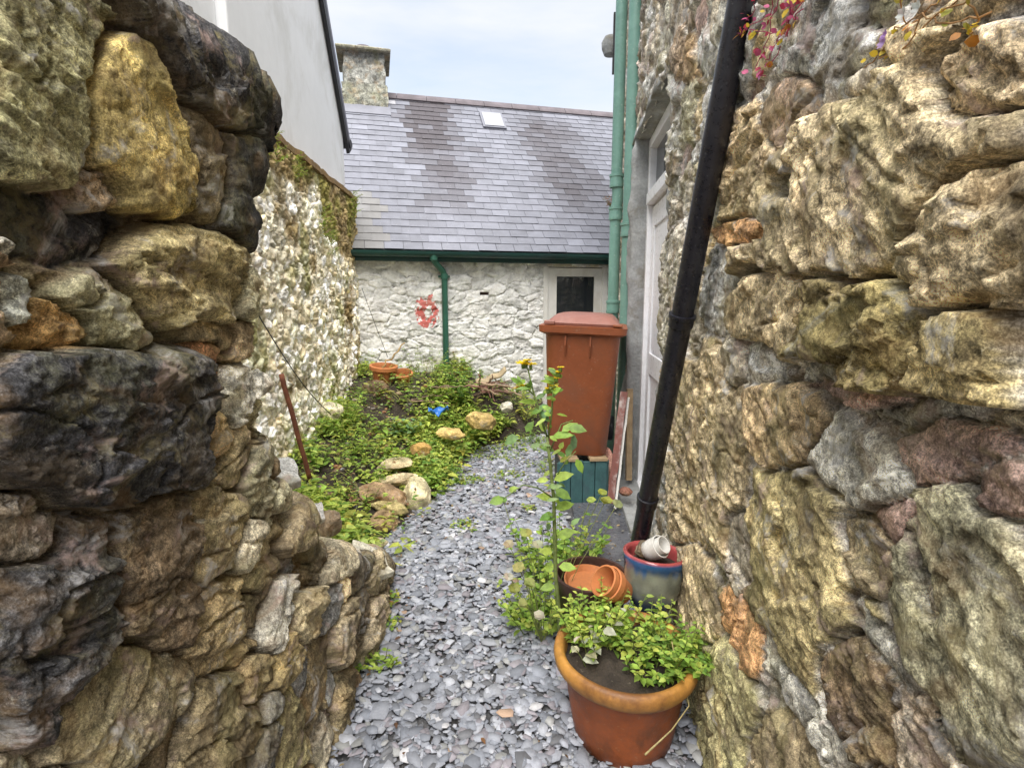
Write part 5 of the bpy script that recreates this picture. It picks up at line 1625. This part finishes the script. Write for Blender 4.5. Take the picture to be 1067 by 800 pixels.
def sprig(L, stem, base, height, lean, n, ll, lw, cols, rng, spread=1.0, start=.15, thick=.0025, whorl=2):
    """one stem with leaves in whorls"""
    base = Vector(base); pts = []
    top = Vector((lean[0], lean[1], 1)).normalized() * height
    bend = Vector((lean[0], lean[1], 0)) * height * .25
    m = 5
    for i in range(m + 1):
        t = i / m; pts.append(base + top * t + bend * (t * t - t))
    if stem is not None: stem.tube(pts, [thick * (1 - .6 * i / m) for i in range(m + 1)], 5, c=vary(rng, (.22, .27, .08)), caps=False)
    a = rng.uniform(0, 6.28)
    for i in range(n):
        t = start + (1 - start) * (i + .5) / n
        f = t * m; k = min(int(f), m - 1); p = pts[k].lerp(pts[k + 1], f - k)
        for w in range(whorl):
            a += 2 * math.pi / whorl if w else 2.4
            el = rng.uniform(.05, .7)
            d = Vector((math.cos(a) * spread, math.sin(a) * spread, el))
            s = (1.1 - .5 * t) * rng.uniform(.7, 1.2)
            L.add(p, d, ll * s, lw * s, vary(rng, rng.choice(cols)))

def plant(name, label, cat, base, specs, seed, group=None, cols=(G1, G2, G3), mat='leaf', fold=.25, droop=.3):
    rng = random.Random(seed)
    root = thing(name, label, cat, base, 0, group)
    L, S = Leaves(seed), Acc()
    for sp_ in specs:
        sprig(L, S, rng=rng, cols=cols, **sp_)
        if len(specs) <= 20: S.obj('stem', MAT['leaf'], root, smooth=True); S = Acc()
    L.obj('foliage', MAT[mat], root, fold=fold, droop=droop)
    if S.n: S.obj('stem', MAT['leaf'], root, smooth=True)
    return root

def clump(base, n, rad, h, ll, lw, seed, lean=.5, leaves=5, flat=None, whorl=2, start=.15, thick=.0025):
    rng = random.Random(seed); out = []
    for i in range(n):
        a = rng.uniform(0, 6.28); r = rad * math.sqrt(rng.random())
        b = Vector(base) + Vector((math.cos(a) * r, math.sin(a) * r, 0))
        if flat: b.z = flat(b.x, b.y)
        out.append(dict(base=b, height=h * rng.uniform(.55, 1.15), lean=(math.cos(a) * lean * r / max(rad, .01) + rng.gauss(0, .15), math.sin(a) * lean * r / max(rad, .01) + rng.gauss(0, .15)),
                        n=leaves, ll=ll, lw=lw, whorl=whorl, start=start, thick=thick))
    return out
def bz(x, y): return float(bed_z(x, y))

# ground cover over the bed (nobody could count it)
def weeds():
    L = Leaves(3); rng = random.Random(3)
    n = 0
    while n < 4200:
        y = rng.uniform(2.75, 6.35); x = rng.uniform(-1.72, .45)
        t = edge_x(y) - x
        if t < -.10 or x < GA + GB * y + .04: continue
        if t < .02 and rng.random() < .75: continue
        d = float(fbm(x * 1.7, y * 1.7, 0, 3, 44))
        if d < .06 and rng.random() < .90: continue
        if rng.random() > .55 + .6 * d + (0.35 if y < 5 else .1): continue
        z = max(bz(x, y), .0)
        h = (rng.uniform(.015, .12) + .12 * rng.random() ** 3) * (1 + .6 * d)
        k = rng.randint(3, 6); a = rng.uniform(0, 6.28)
        base = rng.choice([G1, G3, G3, G3, G2, (.5, .6, .16), YELL, G1]); s = rng.choice([.014, .022, .03, .045, .06]) * rng.uniform(.8, 1.2)
        for i in range(k):
            a += 2.4; dd = Vector((math.cos(a), math.sin(a), rng.uniform(.0, .5)))
            L.add((x + dd.x * .01, y + dd.y * .01, z + h * (.5 + .5 * i / k)), dd, s * rng.uniform(.8, 1.5), s * rng.choice([.22, .45, .6, .8]), vary(rng, base, .35))
        n += 1
    for i in range(600):               # taller stalks, seed heads and grass blades
        y = rng.uniform(2.8, 6.2); x = rng.uniform(-1.65, .4)
        if edge_x(y) - x < .02 or x < GA + GB * y + .05: continue
        z = max(bz(x, y), 0); h = rng.uniform(.08, .26); a = rng.uniform(0, 6.28); ln = Vector((rng.gauss(0, .35), rng.gauss(0, .35), 1)).normalized()
        if rng.random() < .4:
            for k in range(5): L.add((x, y, z), (ln.x + rng.gauss(0, .3), ln.y + rng.gauss(0, .3), 1), h * rng.uniform(.6, 1), .006, vary(rng, rng.choice([G3, G1, (.5, .44, .2)])), up=(1, 0, 0))
        else:
            L.add((x, y, z), ln, h, .004, vary(rng, (.3, .36, .12)), up=(1, 0, 0))
            for k in range(rng.randint(4, 9)):
                a += 2.4; t = rng.uniform(.3, 1)
                L.add(Vector((x, y, z)) + ln * h * t, (math.cos(a), math.sin(a), .4), rng.uniform(.02, .06), rng.uniform(.01, .028), vary(rng, rng.choice([G1, G3, G2, (.36, .44, .2), (.3, .18, .1)])))
    o = L.obj('ground_cover_weeds', MAT['leaf'])
    tag(o, 'low bright green weeds spreading over the bed', 'weeds', kind='stuff')
    # moss and seedlings at the gravel edges
    L = Leaves(4); rng = random.Random(9)
    for (cx, cy, r, m) in ((-.60, 2.25, .09, 60), (-.66, 1.95, .07, 40), (.22, 5.3, .3, 150), (-.1, 4.95, .25, 90), (-.35, 4.2, .12, 50), (.1, 3.6, .06, 20), (-.3, 3.3, .1, 24), (.0, 4.3, .15, 40), (.15, 2.6, .07, 25), (.86, 3.35, .05, 30), (.3, 4.6, .2, 50)):
        for i in range(m):
            a = rng.uniform(0, 6.28); rr = r * math.sqrt(rng.random()); x, y = cx + rr * math.cos(a), cy + rr * math.sin(a)
            s = rng.uniform(.012, .028)
            for k in range(4):
                b = rng.uniform(0, 6.28)
                L.add((x, y, .03 + rng.uniform(0, .025)), (math.cos(b), math.sin(b), rng.uniform(0, .5)), s, s * .65, vary(rng, rng.choice([G1, G3, YELL, G2])))
    o = L.obj('gravel_seedlings', MAT['leaf'])
    tag(o, 'tiny seedlings sprouting along the gravel edges', 'weeds', kind='stuff')
weeds()

def bed_plants():
    def P(px, py, Y): p = at(px, py, Y); return (p.x, p.y, max(bz(p.x, p.y), 0.0))
    items = [
        ('bushy nettle-like weed growing beside the limewashed wall, tallest on the bed', 352, 430, 4.55, 14, .13, .34, .075, .03, 6, (G1, G3)),
        ('upright pale weed with narrow leaves left of the bushy weed', 368, 450, 4.2, 9, .10, .26, .08, .018, 5, (G3, G1)),
        ('dark leafy shrub at the foot of the green downpipe', 476, 412, 5.55, 16, .13, .34, .06, .045, 7, (G2, G1, G4)),
        ('low dark green plant in front of the downpipe shrub', 480, 430, 5.1, 10, .10, .20, .06, .045, 5, (G2, G1)),
        ('straggly weed with tiny pale flowers against the cottage wall', 440, 400, 5.7, 12, .14, .38, .04, .018, 8, (G1, (.33, .36, .15))),
        ('reddish green weed in front of the orange clay pots', 402, 402, 5.3, 12, .16, .22, .05, .03, 5, (G1, YELL, (.22, .13, .06))),
        ('broad leaved weed in the middle of the bed', 415, 425, 4.8, 8, .12, .20, .08, .05, 4, (G1, (.22, .36, .16))),
        ('leafy seedling plant hanging over the gravel right of the upright white stone', 462, 492, 4.1, 10, .14, .16, .055, .05, 3, (G2, G1)),
        ('pair of broad dark leaves at the edging stones', 449, 500, 3.85, 6, .07, .13, .07, .055, 2, (G2, G1)),
        ('yellow green weed clump behind the broken wall end', 330, 505, 3.2, 14, .15, .15, .05, .028, 4, (G3, G1)),
        ('feathery green weed in front of the rusty rod', 355, 520, 3.3, 16, .18, .14, .045, .024, 4, (G3, G1)),
        ('bright weed clump behind the brown boulder', 385, 475, 3.95, 16, .2, .15, .045, .024, 4, (G3, G1)),
        ('grassy weed tuft at the right end of the stick heap', 548, 425, 5.75, 12, .14, .2, .05, .02, 5, (G3, YELL)),
        ('small light green weed beside the yellow stone', 518, 446, 5.3, 8, .1, .1, .04, .025, 3, (G3, YELL)),
        ('leafy weed near the gravel edge behind the ochre stone', 440, 450, 4.6, 10, .12, .16, .05, .03, 4, (G1, G3)),
    ]
    for i, (lab, px, py, Y, n, rad, h, ll, lw, lv, cols) in enumerate(items):
        b = P(px, py, Y)
        plant('garden_weed', lab, 'weed', b, clump(b, int(n * 1.3), rad, h * 1.2, ll, lw, 50 + i, leaves=lv, flat=lambda x, y: max(bz(x, y), 0)), 60 + i, cols=cols)
bed_plants()
def back_growth():
    # straggly growth along the foot of the cottage, one plant each
    rng = random.Random(77)
    data = [(384, 415, 5.2, .22, 'reddish stemmed weed at the corner of garden wall and cottage'), (428, 416, 5.3, .30, 'wiry weed right of the orange clay pots'), (446, 428, 5.0, .24, 'leafy weed just left of the blue plastic scrap'),
            (462, 408, 5.6, .34, 'tall thin weed against the cottage left of the downpipe'), (490, 430, 5.2, .18, 'low yellow green weed in front of the stick heap'), (540, 415, 5.9, .30, 'weed with yellow green leaves beside the cottage door frame'),
            (556, 440, 5.4, .22, 'small weed at the end of the gravel by the cottage door'), (395, 450, 4.4, .24, 'loose pale green weed in the middle of the bed'), (325, 470, 3.7, .26, 'weed leaning on the garden wall behind the rusty rod'),
            (420, 470, 4.2, .16, 'low weed beside the flat buff slab'), (372, 500, 3.5, .20, 'weed with long pale leaves behind the brown boulder'), (310, 450, 4.0, .30, 'thin upright weed against the limewashed wall')]
    for i, (px, py, Y, h, lab) in enumerate(data):
        p = at(px, py, Y); b = (p.x, p.y, max(bz(p.x, p.y), 0))
        plant('garden_weed', lab, 'weed', b, clump(b, rng.randint(7, 12), .12, h, rng.uniform(.04, .075), rng.uniform(.014, .035), 300 + i, lean=.7, leaves=rng.randint(4, 7), flat=lambda x, y: max(bz(x, y), 0)), 320 + i,
              cols=rng.choice([(G1, G3, YELL), (G3, G1), (G2, G1), ((.30, .33, .12), G1, (.25, .14, .07))]))
    # bits of rubble and debris in the soil
    V0, F0 = icos(2); a = Acc()
    for i in range(420):
        y = rng.uniform(2.9, 6.2); x = rng.uniform(-1.6, .4)
        if edge_x(y) - x < 0 or x < GA + GB * y + .05: continue
        s_ = rng.uniform(.008, .035)
        V = V0 * np.array([s_, s_ * rng.uniform(.6, 1), s_ * rng.uniform(.3, .7)]) * (1 + .25 * fbm(V0[:, 0] * 2 + i, V0[:, 1] * 2, V0[:, 2] * 2, 2, i)[:, None])
        a.add(V + np.array([x, y, max(bz(x, y), 0) + s_ * .2]), F0, vary(rng, rng.choice([(.42, .38, .3), (.3, .25, .18), (.25, .25, .26), (.35, .2, .12)])))
    o = a.obj('soil_rubble', MAT['rock']); tag(o, 'small rubble and crumbs of stone lying on the bed soil', 'rubble', kind='stuff')
back_growth()

def pot_plants():
    x, y, z = POT_C
    # dense mint-like plant spilling over the right of the pot, thinner plants at the back left
    b = (x + .09, y + .01, z)
    sp = clump(b, 44, .14, .13, .036, .025, 5, lean=.9, leaves=5)
    sp += clump((x + .17, y - .05, z + .03), 40, .08, .11, .032, .024, 6, lean=1.4, leaves=5)
    plant('mint_plant', 'bushy small leaved green herb filling the right of the big terracotta pot', 'plant', b, sp, 7, cols=(G1, G3, G1, G2))
    b = (x - .06, y + .11, z)
    plant('leafy_herb', 'thin stemmed bright green herb at the back of the big terracotta pot', 'plant', b, clump(b, 40, .13, .17, .04, .022, 8, lean=.6, leaves=6), 9, cols=(G1, G3))
    b = (x - .14, y - .02, z)
    plant('pale_vine', 'wilting vine with cream coloured leaves at the left of the big pot', 'plant', b,
          [dict(base=Vector(b) + Vector((i * .012, .02 * i - .02, 0)), height=.12 + .03 * i, lean=(-.5 + .25 * i, -.3), n=3, ll=.05, lw=.04, whorl=1) for i in range(5)], 10, cols=(PALEL, (.6, .58, .46), (.4, .42, .22)))
    # dry stalk hanging over the rim
    a = Acc(); p0 = at(700, 640, 1.75); pts = [at(700, 668, 1.62), at(706, 700, 1.55), at(715, 722, 1.50), at(718, 735, 1.47), at(700, 760, 1.40), at(672, 786, 1.34)]
    o = pts[0].copy(); a.tube([p - o for p in pts], [.0022, .002, .0018, .0018, .0022, .003], 6, c=(.5, .42, .2))
    k = a.obj('dry_stalk', MAT['leaf'], smooth=True); k.location = o; tag(k, 'bent dry straw stalk hanging over the front of the big pot', 'stalk')
    # weed growing on the gravel left of the pot
    b = tuple(on_ground(563, 664, .02)); b = (b[0], b[1] + .1, .02)
    plant('path_weed', 'bright green three-leaved weed on the gravel left of the big pot', 'weed', b, clump(b, 40, .11, .20, .05, .032, 11, lean=.7, leaves=4), 12, cols=(G1, G3, G1))
    b = (.28, 2.72, .03)
    plant('path_weed', 'leafy clover-like weed growing by the slate paving behind the pots', 'weed', b, clump(b, 48, .20, .27, .06, .045, 13, lean=.6, leaves=4), 14, cols=(G1, G3, G1, G2))
    # round-leaved nasturtium left of the stem
    b = (.13, 2.12, .02)
    root = thing('nasturtium', 'trailing nasturtium with round yellowing leaves left of the tall weed', 'plant', b)
    L, S = Leaves(2), Acc(); rng = random.Random(22)
    for (px, py, Y, s, c) in ((548, 554, 2.10, .062, (.34, .36, .10)), (540, 590, 2.02, .06, (.38, .38, .14)), (536, 612, 2.0, .055, (.30, .33, .08)), (560, 566, 2.1, .05, PALEL), (530, 566, 2.12, .05, (.45, .38, .24)),
                              (552, 606, 1.96, .055, (.28, .34, .10)), (530, 600, 2.0, .05, (.55, .5, .40)), (545, 628, 1.95, .045, (.38, .38, .14)), (562, 640, 1.95, .05, (.5, .48, .36)), (572, 592, 2.0, .04, G1),
                              (524, 520, 2.3, .045, (.16, .28, .07)), (632, 520, 2.35, .07, YELL), (628, 512, 2.3, .05, (.36, .42, .08)), (644, 524, 2.2, .06, (.36, .38, .18)), (616, 520, 2.25, .045, G3)):
        p = at(px, py, Y)
        T_ = Acc(); T_.tube([Vector(b), Vector(b).lerp(p, .5) + Vector((0, 0, .05)), p], .0016, 5, c=(.3, .34, .12), caps=False); T_.obj('stem', MAT['leaf'], root, smooth=True)
        for q in range(2):
            dd = Vector((rng.uniform(-1, 1), rng.uniform(-1, .2), .15 if q == 0 else -.1)).normalized()
            L.add(p - dd * s * .5, dd, s, s * .95, vary(rng, c, .12), up=(rng.gauss(0, .3), -.6, 1))
    L.obj('foliage', MAT['leaf'], root, fold=-.1, droop=.1)
pot_plants()

def tall_weed():
    Y = 2.0
    b = at(583, 660, Y); base = Vector((b.x, Y, .01))
    root = thing('yellow_flowered_weed', 'tall sow thistle weed with yellow flowers rising behind the pots', 'plant', base)
    S, L, Fl = Acc(), Leaves(1), Leaves(2); rng = random.Random(17)
    main = [base] + [at(px, py, Y + dy) for px, py, dy in ((583, 640, 0), (579, 600, 0), (578, 560, 0), (577, 520, 0), (573, 480, 0), (570, 455, .0))]
    S.tube(main, [.0085, .0085, .008, .0078, .0072, .0065, .0055], 10, c=(.24, .30, .10))
    def br(pts, r):
        pp = [at(px, py, Y + dy) for px, py, dy in pts]; T_ = Acc(); T_.tube(pp, [r * (1 - .5 * i / len(pp)) for i in range(len(pp))], 7, c=(.22, .30, .09)); T_.obj('branch', MAT['leaf'], root, smooth=True); return pp
    arms = [br([(570, 455, 0), (562, 430, .0), (555, 405, .0), (550, 384, 0)], .0042), br([(571, 458, 0), (575, 430, .0), (576, 410, -.02), (577, 398, 0)], .004),
            br([(575, 410, 0), (580, 395, .0), (582, 385, 0)], .003), br([(557, 412, 0), (546, 402, .0), (542, 401, 0)], .003), br([(578, 520, 0), (560, 508, -.06), (545, 505, -.1), (524, 520, -.14)], .003),
            br([(577, 500, 0), (590, 480, -.05), (600, 470, -.06)], .0025), br([(573, 470, 0), (585, 442, 0), (597, 438, 0)], .003)]
    # leaves along stems
    def leaf_at(px, py, dy, ang, s, w, c):
        p = at(px, py, Y + dy); d = Vector((math.cos(R(ang)), rng.uniform(-.6, .1), math.sin(R(ang))))
        L.add(p, d, s, w, vary(rng, c, .15), up=(rng.gauss(0, .2), -.7, .7))
    for arm in arms[:4]:
        for i in range(9):
            t = rng.random(); k = min(int(t * (len(arm) - 1)), len(arm) - 2); p = arm[k].lerp(arm[k + 1], t * (len(arm) - 1) - k)
            d = Vector((rng.uniform(-1, 1), rng.uniform(-.8, .4), rng.uniform(.1, .9))); L.add(p, d, rng.uniform(.03, .06), rng.uniform(.014, .028), vary(rng, rng.choice([G2, G1, (.2, .33, .15)])), up=(0, -.8, .5))
    for (px, py, a, s, w, c) in ((575, 455, 20, .085, .04, G1), (585, 450, 35, .07, .038, G1), (592, 446, 5, .07, .05, G2), (578, 470, 160, .06, .03, G2), (590, 476, 70, .07, .035, (.25, .38, .15)), (596, 470, 80, .08, .035, (.28, .4, .2)),
                                 (600, 478, -60, .06, .035, G1), (577, 500, 30, .08, .045, G1), (578, 510, -20, .07, .045, G2), (575, 520, 150, .07, .04, G3), (578, 530, 20, .08, .05, G1), (576, 535, 200, .06, .035, G2),
                                 (572, 440, 120, .06, .03, (.2, .34, .16)), (566, 425, 200, .05, .03, G2), (558, 420, 160, .07, .03, G1), (552, 405, 170, .05, .02, G2), (525, 520, 180, .06, .045, G2), (530, 512, 30, .04, .03, G1),
                                 (540, 455, 200, .06, .05, (.16, .28, .10)), (548, 450, 60, .05, .035, G2), (580, 560, 30, .08, .05, G1), (576, 575, 160, .06, .04, G3), (582, 590, 10, .07, .045, G1), (578, 610, 180, .06, .04, G1), (572, 500, 180, .05, .03, G3)):
        leaf_at(px, py, rng.uniform(-.05, .03), a, s, w, c)
    rr_ = random.Random(5)
    for i in range(38):
        t = rr_.random(); px = 574 + 8 * t + rr_.gauss(0, 10 if t < .5 else 6); py = 405 + 165 * t
        leaf_at(px, py, rr_.uniform(-.06, .05), rr_.uniform(-40, 220), rr_.uniform(.025, .055), rr_.uniform(.012, .026), rr_.choice([G1, G2, (.25, .38, .15), G3]))
    L.obj('foliage', MAT['leaf'], root, fold=.2, droop=.25); S.obj('stem', MAT['leaf'], root, smooth=True)
    for (px, py, s) in ((545, 379, .026), (553, 380, .022), (576, 402, .02), (578, 405, .018), (582, 388, .014), (542, 402, .018), (580, 394, .012), (539, 404, .014), (549, 376, .018), (571, 405, .014), (584, 383, .012), (547, 402, .013)):
        f = Leaves(px); c = at(px, py, Y - .01)
        for k in range(22):
            a = k * 2.4; e = .2 + .5 * (k % 3) / 3
            f.add(c, (math.cos(a), math.sin(a), e), 1.25 * s * rng.uniform(.8, 1.1), s * .42, vary(rng, (.80, .62, .02), .1))
        f.obj('flower', MAT['petal'], root, fold=.1, droop=.15)
        bud = Acc(); bud.lathe([(0, -.02), (.005, -.018), (.007, -.006), (.004, .001), (0, .001)], 10, M=Tm(c), c=(.2, .3, .08)); bud.obj('calyx', MAT['leaf'], root, smooth=True)
tall_weed()

def creepers():
    def wallp(px, py, off=.03): 
        p = on_plane(px, py, RA, RB); return p + rnorm() * off
    def creeper(label, path_list, leafs, flowers, seed, cols, stemc, lsz=.016):
        rng = random.Random(seed)
        P0 = wallp(*path_list[0][0])
        root = thing('wall_creeper', label, 'plant', P0, 0, 'creepers hanging on the stone wall')
        S, L = Acc(), Leaves(seed)
        paths = []
        for pl in path_list:
            pts = [wallp(px, py, .035 + rng.uniform(0, .03)) for px, py in pl]
            fine = []
            for i in range(len(pts) - 1):
                for k in range(4):
                    fine.append(pts[i].lerp(pts[i + 1], k / 4) + rv(rng, .003))
            fine.append(pts[-1]); paths.append(fine)
            T_ = Acc(); T_.tube(fine, .0011, 5, c=stemc, caps=False); T_.obj('stem', MAT['leaf'], root, smooth=True)
        for i in range(leafs):
            f = rng.choice(paths); p = rng.choice(f) + rv(rng, .006)
            d = Vector((-.6, rng.gauss(0, .6), rng.gauss(-.2, .6))); s = lsz * rng.uniform(.6, 1.3)
            L.add(p, d, s, s * .9, vary(rng, rng.choice(cols), .25), up=(-1, rng.gauss(0, .4), rng.gauss(.3, .4)))
        L.obj('foliage', MAT['leaf'], root, fold=.1, droop=.1)
        for (px, py, s, c) in flowers:
            f = Leaves(px); c0 = wallp(px, py, .07)
            for k in range(7):
                a = k * 2.4; f.add(c0, (-.5, math.cos(a), math.sin(a)), s * rng.uniform(.8, 1.1), s * .7, vary(rng, c, .1), up=(-1, 0, .2))
            f.obj('flower', MAT['petal'], root, fold=.1, droop=.0)
    RED, PNK, YLW, ORG = (.42, .05, .09), (.55, .12, .25), (.60, .46, .05), (.55, .24, .04)
    creeper('red and yellow leaved creeper hanging on the stone wall beside the black pipe',
            [[(842, -25), (832, 10), (820, 40), (812, 70), (822, 78)], [(860, -20), (850, 15), (838, 40), (830, 68)], [(835, -20), (826, 12), (805, 28), (796, 36)], [(850, -20), (842, 30), (826, 52), (818, 62)], [(815, -20), (800, 10), (794, 24), (790, 34)], [(858, 0), (838, 34), (812, 32), (800, 30)], [(870, -15), (845, 8), (856, 18), (866, 8)]], 130,
            [(790, 14, .007, (.55, .4, .7)), (824, 80, .006, (.5, .2, .5))], 3, [RED, PNK, ORG, YLW, RED, PNK], (.45, .05, .14), .017)
    creeper('yellow leaved creeper with small purple flowers on top of the biggest stone',
            [[(1075, -20), (1000, 18), (968, 30), (948, 55), (925, 70)], [(1060, -10), (1020, 25), (975, 50), (950, 60)], [(990, -10), (975, 20), (962, 40), (968, 55), (978, 50)], [(1080, 10), (1040, 22), (1010, 14), (998, 22)], [(1078, 0), (1060, 24), (1064, 34)], [(1040, -20), (1025, 5), (985, 35), (960, 38)]], 34,
            [(976, 42, .011, (.60, .42, .72)), (1000, 12, .012, (.75, .74, .72)), (1018, 6, .012, (.75, .74, .72)), (978, 34, .008, (.5, .3, .62))], 4, [YLW, ORG, YLW, (.42, .40, .08)], (.50, .30, .14), .013)
    # purple plant on the house top by the sky and dried fern tuft
    b = at(626, -2, 5.9)
    plant('purple_wall_plant', 'purple flowered plant hanging off the house corner against the sky', 'plant', b,
          [dict(base=b + Vector((.06, 0, .05)), height=.22, lean=(-2.6, random.Random(i).gauss(0, .5)), n=8, ll=.035, lw=.018) for i in range(9)], 71, cols=((.22, .1, .24), (.3, .16, .34), (.2, .2, .12)))
    b = at(634, 216, 5.6)
    plant('dried_fern', 'small orange dried fern tuft on the corner of the stone house', 'fern', b,
          [dict(base=b + Vector((.02, 0, .0)), height=.13, lean=(-1.2 + .3 * i, -.6), n=6, ll=.04, lw=.012) for i in range(7)], 72, cols=((.34, .15, .05), (.4, .24, .08)))
    # ferns on the garden wall
    for i, (px, py, n, h, lab) in enumerate(((331, 238, 14, .12, 'green fern clump in the middle of the garden wall top'), (362, 216, 12, .12, 'green fern clump at the far end of the garden wall top'),
                                            (276, 158, 7, .10, 'yellow green moss tuft on the garden wall nearest the dark wall'), (340, 258, 8, .10, 'small fern below the middle fern clump on the garden wall'), (300, 172, 6, .09, 'small green tuft under the white gable on the garden wall'))):
        p = on_plane(px, py, GA, GB) + Vector((.045, 0, 0))
        rng = random.Random(i)
        plant('wall_fern', lab, 'fern', p, [dict(base=p + Vector((0, rng.gauss(0, .05), rng.gauss(0, .05))), height=h, lean=(rng.uniform(.5, 1.6), rng.gauss(0, .7)), n=7, ll=.035, lw=.012) for _ in range(n)], 80 + i, 'ferns on the garden wall', cols=(G1, G3, (.33, .36, .05)))
    # orange leaved weed by the near wall foot
    b = (-.60, 2.42, .03)
    plant('path_weed', 'small orange and green weed at the foot of the broken wall', 'weed', b, clump(b, 9, .04, .07, .04, .022, 91, lean=.8, leaves=2), 92, cols=(G1, (.5, .17, .05), YELL))
    b = (-.53, 1.98, .03)
    plant('path_weed', 'pale green weed tuft on the gravel by the broken wall', 'weed', b, clump(b, 12, .05, .06, .035, .022, 93, lean=.8, leaves=2), 94, cols=(G3, G1))
creepers()

def litter():
    rng = random.Random(31)
    L = Leaves(8)
    for i in range(110):
        y = rng.uniform(1.4, 5.2); x = rng.uniform(-.6, .5 + .1 * y)
        a = rng.uniform(0, 6.28); s = rng.uniform(.012, .03)
        L.add((x, y, .045), (math.cos(a), math.sin(a), rng.uniform(-.1, .3)), s, s * .6, vary(rng, rng.choice([(.30, .14, .06), (.4, .3, .16), (.16, .09, .05), (.35, .2, .1)])))
    for i in range(60):
        x, y = rng.uniform(.42, .82), rng.uniform(2.5, 3.7)
        a = rng.uniform(0, 6.28); s = rng.uniform(.01, .025)
        L.add((x, y, .054), (math.cos(a), math.sin(a), .1), s, s * .6, vary(rng, rng.choice([(.30, .24, .16), (.2, .14, .08), (.4, .36, .3)])))
    o = L.obj('leaf_litter', MAT['leaf']); tag(o, 'scattered small dead leaves on the gravel', 'leaf litter', kind='stuff')
litter()
